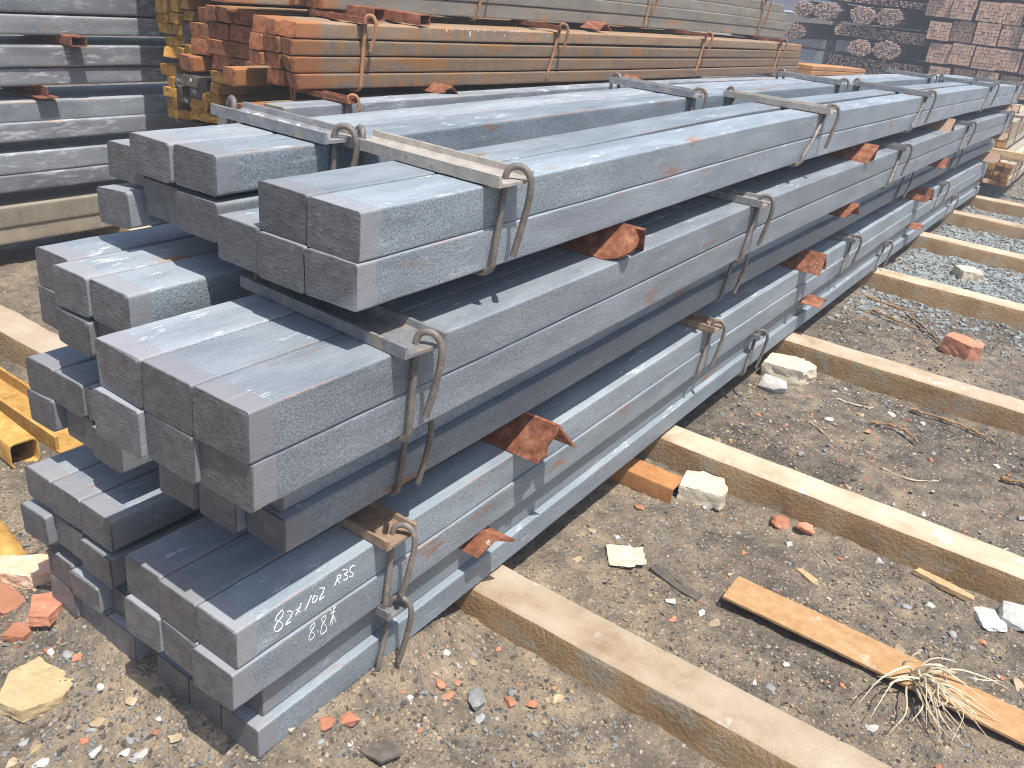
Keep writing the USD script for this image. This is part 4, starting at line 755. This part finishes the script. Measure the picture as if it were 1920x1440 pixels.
place('sandstone_slab', scl(0.90, chunk([(-.055, -.055), (.01, -.078), (.075, -.03), (.082, .03), (.02, .055), (-.03, .082), (-.07, .03)], .03, 18, .005)), STONE_SAND, -1.41, 0.612, 'flat yellowish sandstone slab on the dirt at the bottom left', 'stone', rz=35, sink=.35)
place('stone', chunk([(-.11, -.07), (.06, -.09), (.12, .0), (.06, .08), (-.08, .07)], .10, 20, .012), STONE_PALE, -.845, 3.62, 'pale rock against the pile near the third sleeper', 'stone', rz=15, sink=.3)
place('stone', rock(.085, .06, .05, 21, 3, .1), STONE_WHITE, -.85, 3.44, 'greyish white rock in front of the pale rock beside the pile', 'stone', sink=.3)
place('stone', chunk([(-.07, -.06), (.06, -.075), (.085, .01), (.05, .08), (-.05, .085)], .08, 22, .01), STONE_PALE, -.50, 6.22, 'pale beige stone on the grey gravel strip', 'stone', rz=40, sink=.2)
place('stone', rock(.062, .055, .048, 23, 3, .12), STONE_WHITE, .195, 2.415, 'white rounded stone at the right edge of the picture', 'stone', sink=.2)
place('stone', rock(.052, .072, .02, 24, 3, .14), STONE_WHITE, .135, 2.375, 'flat white stone left of the rounded white one', 'stone', rz=50, sink=.3)
place('stone', rock(.026, .02, .016, 25, 2), STONE_PALE, -0.93, 0.828, 'beige pebble near the bottom edge, in front of the lowest bundle corner', 'stone', sink=.25)
place('stone', rock(.024, .036, .02, 28, 2), STONE_GREY, -0.74, 1.2, 'light grey upright stone between the pile and the first sleeper', 'stone', rz=20, sink=.2)
place('brick_chip', rock(.03, .02, .013, 30, 2, .15), BRICK, -0.872, 0.935, 'larger red brick chip on the dirt in front of the lowest bundle', 'brick', rz=30, sink=.3)
place('brick_chip', rock(.022, .017, .011, 31, 2, .15), BRICK, -0.885, 0.895, 'lower of two red brick chips in front of the lowest bundle', 'brick', rz=70, sink=.3)
place('brick_chip', rock(.026, .016, .014, 32, 2, .15), BRICK, -0.715, 0.93, 'red brick chip at the bottom edge of the picture', 'brick', rz=10, sink=.3)
place('brick_chip', rock(.021, .013, .010, 33, 2, .15), BRICK, -0.815, 1.16, 'orange red brick chip in the middle of the dirt before the first sleeper', 'brick', rz=0, sink=.3)
place('brick_chip', rock(.021, .013, .010, 34, 2, .15), BRICK, -0.685, 1.25, 'orange brick chip near the foot of the first sleeper', 'brick', rz=-20, sink=.3)
# paper scrap: a crumpled sheet
u = np.linspace(-.5, .5, 16); UX, UY = np.meshgrid(u, u)
PX, PY = UX * .105, UY * .095 * (1 - .25 * (UX > .2)); PZ = .016 * meshkit.fbm(np.stack([UX * 3, UY * 3, 0 * UX], -1), 3, 4) + .018 * np.clip(UX - .15, 0, 1) * (1 + np.sin(UY * 14)) + .014 * UY ** 2
I = np.arange(256).reshape(16, 16); F = np.stack([I[:-1, :-1], I[:-1, 1:], I[1:, 1:], I[1:, :-1]], -1).reshape(-1, 4)
V = np.stack([PX, PY, PZ], -1).reshape(-1, 3); V2 = V - [0, 0, .0012]
FF = np.vstack([F, F[:, ::-1] + 256]); rim = list(I[0, :]) + list(I[1:, -1]) + list(I[-1, -2::-1]) + list(I[-2:0, 0])
FF = np.vstack([FF, [(p, p + 256, c + 256, c) for p, c in zip(rim, rim[1:] + rim[:1])]])
pm = trimesh.Trimesh(np.vstack([V, V2]), np.vstack([FF[:, [0, 1, 2]], FF[:, [0, 2, 3]]]), process=False)
place('paper_scrap', pm, PAPER, -.752, 1.93, 'crumpled cream paper scrap on the dirt between first two sleepers', 'paper', rz=35, sink=-.35, smooth=50)
# long flat rusted strip
def strip(x0, y0, x1, y1, w, t, seed):
    L = math.hypot(x1 - x0, y1 - y0); n = int(L / .02); s = np.linspace(0, L, n); V = []
    for i, a in enumerate(s):
        z = .028 + .010 * math.sin(a * 2.2 + 1) - .012 * a / L
        e = .004 * (meshkit.fbm(np.array([[a * 14, seed, 0], [a * 14, seed + 9, 0]]), 3, 1) - .5)
        V.append([(a, -w / 2 + e[0], z), (a, -w * .2, z + .004), (a, w * .2, z + .004), (a, w / 2 + e[1], z), (a, w / 2 + e[1], z - t), (a, -w / 2 + e[0], z - t)])
    V = np.array(V); k = 6; I = np.arange(n * k).reshape(n, k); J = np.roll(I, -1, 1)
    F = np.vstack([np.stack([I[:-1], I[1:], J[1:], J[:-1]], -1).reshape(-1, 4)]); F = np.vstack([F[:, [0, 1, 2]], F[:, [0, 2, 3]], [(0, 1, 2), (0, 2, 3), (0, 3, 4), (0, 4, 5)], np.array([(0, 2, 1), (0, 3, 2), (0, 4, 3), (0, 5, 4)]) + (n - 1) * k])
    m = trimesh.Trimesh(V.reshape(-1, 3), F, process=False); m.fix_normals()
    m.apply_transform(trimesh.transformations.rotation_matrix(math.atan2(y1 - y0, x1 - x0), (0, 0, 1))); return m
obj('steel_strip', strip(-.458, 1.972, 1.1, 1.955, .115, .007, 3), RUSTSTRIP, smooth=40, loc=(-.458, 1.972, .012), label='long flat strip of orange rusted steel lying on the dirt', category='steel strip')
place('scrap_plate', chunk([(-.08, -.012), (.03, -.022), (.09, -.015), (.085, .018), (.0, .012), (-.07, .02)], .012, 40, .003), DARKIRON, -.60, 1.925, 'dark half-buried scrap at the left of the rusted strip', 'scrap', rz=-14, sink=.45)
place('scrap_plate', chunk([(-.05, -.015), (.02, -.03), (.05, .005), (.01, .03), (-.04, .02)], .006, 41, .003), DARKIRON, -.80, .95, 'dark flat stone flake on the dirt near the bottom edge', 'scrap', rz=20, sink=-.2)
# wood
def stick(P, r):
    S = spline(np.array(P, float), 6); k = np.arange(len(S)); S[:, 1] += r * .5 * np.sin(k * 1.7); S[:, 2] += r * .3 * np.sin(k * 2.3)
    return sweep(S, r * (.8 + .3 * np.sin(k * 1.1 + 1)) * np.interp(k / len(S), [0, .7, 1], [1, .9, .45]), 7)
def place_stick(name, P, r, m, label, category='stick', group=None):
    P = np.array(P, float); o = np.array([P[0, 0], P[0, 1], 0]); z = ground_z(P[:, 0], P[:, 1]); P[:, 2] += z + r * .7
    obj(name, stick(P - o, r), m, smooth=50, loc=o, label=label, category=category, group=group)
place('wood_chip', chunk([(-.085, -.014), (.0, -.018), (.085, -.010), (.08, .012), (.0, .016), (-.08, .01)], .014, 43, .003), WOOD, .012, 2.44, 'tan wood chip lying near the second sleeper at the right', 'wood', rz=-12, sink=.1)
place('wood_chip', chunk([(-.035, -.008), (.035, -.012), (.03, .012), (-.03, .01)], .008, 44, .002), WOOD, -.315, 2.21, 'small orange wood chip right of the cream paper scrap', 'wood', rz=-25, sink=.1)
place_stick('twig', [(-.43, 3.42, .01), (-.36, 3.43, .012), (-.30, 3.41, .02), (-.24, 3.36, .01)], 0.0077, TWIG, 'thick crooked brown twig before the third sleeper')
place_stick('twig', [(-.33, 3.68, .01), (-.2, 3.66, .01), (-.08, 3.64, .012), (.0, 3.6, .006)], 0.0070, TWIG, 'straight brown stick along the front of the third sleeper')
place_stick('twig', [(-.78, 4.86, .012), (-.66, 4.80, .016), (-.52, 4.78, .01)], 0.0084, TWIG, 'pale stick lying beyond the third sleeper near the pile')
place_stick('twig', [(-.62, 4.98, .012), (-.52, 4.86, .018), (-.44, 4.75, .012), (-.33, 4.62, .01)], 0.0077, TWIG, 'long dark stick leaning toward the half red brick')
place_stick('twig', [(-.86, 5.1, .012), (-.7, 5.06, .012), (-.6, 5.07, .012)], 0.0091, TWIG, 'short stick in front of the fourth sleeper')
place_stick('twig', [(-.10, 3.96, .01), (.02, 4.0, .012), (.2, 4.0, .01)], 0.0070, TWIG, 'stick at the right edge beyond the third sleeper')
place_stick('twig', [(.06, 3.28, .01), (.15, 3.3, .014), (.3, 3.27, .01)], 0.0084, TWIG, 'curved brown stick at the right edge before the third sleeper')
for i, P in enumerate([[(-.62, 3.23, 0), (-.56, 3.17, .004), (-.5, 3.13, 0)], [(-.60, 3.55, 0), (-.52, 3.56, .006), (-.46, 3.6, 0)], [(-.30, 3.07, 0), (-.2, 3.04, .004), (-.12, 3.12, 0)], [(.02, 2.78, 0), (.1, 2.76, .006), (.14, 2.82, .0)]]):
    place_stick('straw', P, .0035, STRAW, 'thin dry straw, %s of the loose ones beyond the second sleeper' % ORDN[i], 'straw', 'loose straws on the dirt')
# dried grass tuft
q = np.random.default_rng(77); blades = []
for i in range(46):
    a = q.normal(-.75, .8); L = q.uniform(.05, .21); b = np.array([.02 + q.normal(0, .014), 1.955 + q.normal(0, .012), .02])
    d = np.array([math.cos(a), math.sin(a), 0]); rise = q.uniform(.008, .06)
    P = np.array([b, b + d * L * .35 + [0, 0, rise], b + d * L * .7 + [q.normal(0, .012), q.normal(0, .012), rise * 1.05], b + d * L + [q.normal(0, .02), q.normal(0, .02), rise * q.uniform(.1, .9)]])
    S = spline(P, 4); w = np.interp(np.linspace(0, 1, len(S)), [0, .4, 1], [.0022, .0026, .0005]) * q.uniform(.7, 1.3); blades.append(sweep(S, w, 4))
T = thing('dry_grass_tuft', 'tuft of pale dry grass pulled up beside the rusted strip', 'grass tuft', (0, 0, gnd(.02, 1.93)))
obj('blades', cat(*blades), STRAW, T, smooth=False, kind='stuff')
obj('root_ball', (lambda m: (m.apply_translation((.0, 1.955, .014)), m)[1])(rock(.034, .026, .022, 60, 3, .3)), STONE_TAN, T)
# ochre scrap at the left
square_tube('bent_tube', 'large ochre rusted square tube with an open end, left of the pile', 1.2, .085, .085, .005, YELLOWIRON, (-2.325, 1.09, gnd(-2.4, 1.1) - .005), 176, 'square tube', r=.45)
T = thing('ochre_channel', 'long ochre rusted channel behind the large ochre tube', 'channel', (-2.30, 1.24, gnd(-2.4, 1.24)), rotz=178)
obj('web', box(0, 1.6, -.06, .06, .0, .010), YELLOWIRON, T); obj('flange', box(0.02, 1.6, .050, .060, .0105, .055), YELLOWIRON, T); obj('flange', box(0, 1.6, -.060, -.050, .0105, .05), YELLOWIRON, T)
u = np.linspace(0, 1, 14); PP = []
for a in u: PP.append([(-.045 * 1, 0, 0)] and [( -.5 + .5 * b, (a - .5) * .085, .022 * math.sin(math.pi * a) - .008 * b) for b in np.linspace(0, 1, 10)])
PP = np.array(PP).reshape(-1, 3); I = np.arange(140).reshape(14, 10); F = np.stack([I[:-1, :-1], I[:-1, 1:], I[1:, 1:], I[1:, :-1]], -1).reshape(-1, 4)
PP[:, 0] += -.05 * (np.abs(PP[:, 1]) / .0425) ** 3 * (PP[:, 0] > -.1)
rim = list(I[0, :]) + list(I[1:, -1]) + list(I[-1, -2::-1]) + list(I[-2:0, 0])
FF = np.vstack([F, F[:, ::-1] + 140, [(p, p + 140, c + 140, c) for p, c in zip(rim, rim[1:] + rim[:1])]])
pm = trimesh.Trimesh(np.vstack([PP, PP - [0, 0, .006]]), np.vstack([FF[:, [0, 1, 2]], FF[:, [0, 2, 3]]]), process=False); pm.fix_normals()
place('curved_plate', pm, YELLOWIRON, -1.835, .80, 'curved ochre rusted plate at the left edge above the brick lumps', 'plate', rz=-8, sink=.25, smooth=50)

# individually noticeable stones and chips
q = np.random.default_rng(5)
def covered(x, y):
    if any(a - .03 < y < b + .03 for a, b in SLEEP): return True
    if -.46 < x < 1.2 and 1.88 < y < 2.05: return True
    return -1.63 < x < -.90 and .72 < y < 9.8
KN = [('brick_crumb', BRICK, 'small red brick crumb scattered on the dirt', 'brick crumb', 'brick crumbs on the dirt'), ('pebble', STONE_WHITE, 'small white pebble scattered on the dirt', 'pebble', 'white pebbles on the dirt'),
      ('pebble', STONE_GREY, 'small grey pebble scattered on the dirt', 'pebble', 'grey pebbles on the dirt'), ('pebble', STONE_TAN, 'small tan pebble scattered on the dirt', 'pebble', 'tan pebbles on the dirt')]
cnt = 0
while cnt < 230:
    if q.random() < .45: x, y = q.uniform(-1.85, -.5), q.uniform(.46, 1.4)
    else: x, y = q.uniform(-.9, .5), q.uniform(1.55, 3.7)
    if covered(x, y): continue
    n, m, lab, c, g = KN[q.choice(4, p=[.3, .28, .24, .18])]; s = .005 + .010 * q.random() ** 1.8 * (1 if y < 1.5 else 1.5)
    place(n, rock(s * q.uniform(.9, 1.6), s, s * q.uniform(.45, .8), cnt + 100, 1, .12, 12), m, x, y, lab, c, rz=q.uniform(0, 180), sink=.3, group=g); cnt += 1

cnt = 0
while cnt < 46:
    x, y = (q.uniform(-1.75, -.75), q.uniform(.46, .76)) if q.random() < .6 else ((q.uniform(-.88, -.55), q.uniform(.85, 1.38)) if q.random() < .5 else (q.uniform(-.85, .45), q.uniform(1.6, 3.3)))
    if covered(x, y): continue
    k = q.choice(4, p=[.36, .2, .22, .22]); n, m, lab, c, g = KN[k]; s = q.uniform(.009, .016)
    place(n, rock(s * q.uniform(1, 1.7), s, s * q.uniform(.4, .75), cnt + 700, 2, .2, 13), m, x, y, 'thumb-sized ' + lab.replace('small ', '').replace('scattered', 'half buried'), c, rz=q.uniform(0, 180), sink=.42, group='thumb-sized ' + g); cnt += 1

# fine litter: grit over the dirt and crushed stone beyond the third sleeper, instanced
def scatter(name, label, category, m, pts, sizes, seed, sub=0):
    q = np.random.default_rng(seed)
    pi = UsdGeom.PointInstancer.Define(stage, numbered('/World/' + name)); path = str(pi.GetPath())
    protos = []
    for i in range(5):
        r = rock(1, q.uniform(.65, 1), q.uniform(.45, .8), seed * 10 + i, sub, .12, 11)
        mm = usdkit.mesh(stage, path + '/stone_%d' % i if False else path + '/' + ['stone', 'stone_001', 'stone_002', 'stone_003', 'stone_004'][i], r, m, smooth=False); protos.append(mm.GetPath())
    pi.CreatePrototypesRel().SetTargets(protos)
    n = len(pts)
    pi.CreateProtoIndicesAttr(Vt.IntArray.FromNumpy(q.integers(0, 5, n).astype(np.int32)))
    P = np.array(pts, float); P[:, 2] += sizes * .18
    pi.CreatePositionsAttr(Vt.Vec3fArray.FromNumpy(P.astype(np.float32)))
    pi.CreateScalesAttr(Vt.Vec3fArray.FromNumpy(np.repeat(sizes[:, None], 3, 1).astype(np.float32)))
    a = q.uniform(0, 2 * np.pi, n); b = q.normal(0, .35, n)
    pi.CreateOrientationsAttr(Vt.QuathArray([Gf.Quath(Gf.Quatf((Gf.Rotation(Gf.Vec3d(0, 0, 1), math.degrees(float(a[i]))) * Gf.Rotation(Gf.Vec3d(1, 0, 0), math.degrees(float(b[i])))).GetQuat())) for i in range(n)]))
    data(pi.GetPrim(), label=label, category=category, kind='stuff')
def area(n, x0, x1, y0, y1, seed, dens=None):
    q = np.random.default_rng(seed); x, y = q.uniform(x0, x1, n), q.uniform(y0, y1, n)
    k = np.array([not (covered(a, b) and not (abs(a + .9) < .06)) for a, b in zip(x, y)])
    if dens is not None: k &= q.random(n) < dens(x, y)
    x, y = x[k], y[k]; return np.column_stack([x, y, ground_z(x, y)])
clump = lambda s, f=2.2, lo=.38: (lambda x, y: np.clip((meshkit.fbm(np.stack([x * f, y * f, 0 * x], -1), 4, s) - lo) * 5, .08, 1))
def mix_areas(n1, n2, n3, seed, dens):
    return np.vstack([area(n1, -2.0, -.45, .44, 1.41, seed, dens), area(n2, -.93, .75, 1.55, 2.47, seed + 1, dens), area(n3, -.93, 1.0, 2.6, 5.3, seed + 2, dens), area(n1 // 4, -3.6, -1.63, .8, 3.2, seed + 3, dens)])
def sz(n, lo, hi, seed, p=2.2):
    q = np.random.default_rng(seed); return lo + (hi - lo) * q.random(n) ** (p * 1.6)
for name, lab, c, m, k, lo, hi, seed, dn in [
    ('dark_grit', 'fine dark grit and clinker strewn over the dirt', 'grit', STONE_DARK, 10000, .0014, .0085, 11, clump(1)),
    ('grey_grit', 'fine grey stone grit strewn over the dirt', 'grit', STONE_GREY, 8500, .0016, .009, 12, clump(2)),
    ('tan_grit', 'fine tan grit strewn over the dirt', 'grit', STONE_TAN, 9500, .0016, .0085, 13, clump(3)),
    ('white_grit', 'fine white stone chips strewn over the dirt', 'grit', STONE_WHITE, 1700, .0012, .0055, 14, clump(4, 2.2, .42)),
    ('brick_grit', 'fine red brick crumbs strewn over the dirt', 'grit', BRICK, 1500, .0014, .007, 15, clump(6, 2.2, .42))]:
    P = mix_areas(k, int(k * .7), int(k * .8), seed * 7, dn); s = sz(len(P), lo, hi, seed); s *= np.where(P[:, 1] > 2.6, 1.5, 1.0)
    scatter(name, lab, c, m, P, s, seed)
P = np.vstack([area(9000, -.93, 1.3, 5.47, 6.74, 81), area(6000, -.93, 1.3, 6.88, 8.06, 82), area(4500, -.93, 1.4, 8.2, 9.33, 83), area(2500, -.93, 1.4, 9.47, 12, 84), area(2600, -.93, .9, 4.5, 5.33, 85, lambda x, y: np.clip((y - 4.6) * 1.4 - (x + .6) * .5, 0, 1))])
scatter('crushed_stone', 'blue-grey crushed stone filling the strips between the farther sleepers', 'crushed stone', GRAVEL, P, sz(len(P), .008, .024, 91, 1.0), 91)

# ------------------------------------------------------------------ the hazy air of the yard
hz = usdkit.material(stage, LK + '/haze_air', {'v': ('principled_volume', {'color': (.93, .95, 1.0), 'density': .0078, 'anisotropy': .2})}, [], volume='v.volume')
obj('haze', box(-262, 262, -70, 312, -1.4, 3.8), hz, smooth=False, label='thin pale haze hanging over the steel yard', category='haze', kind='stuff')
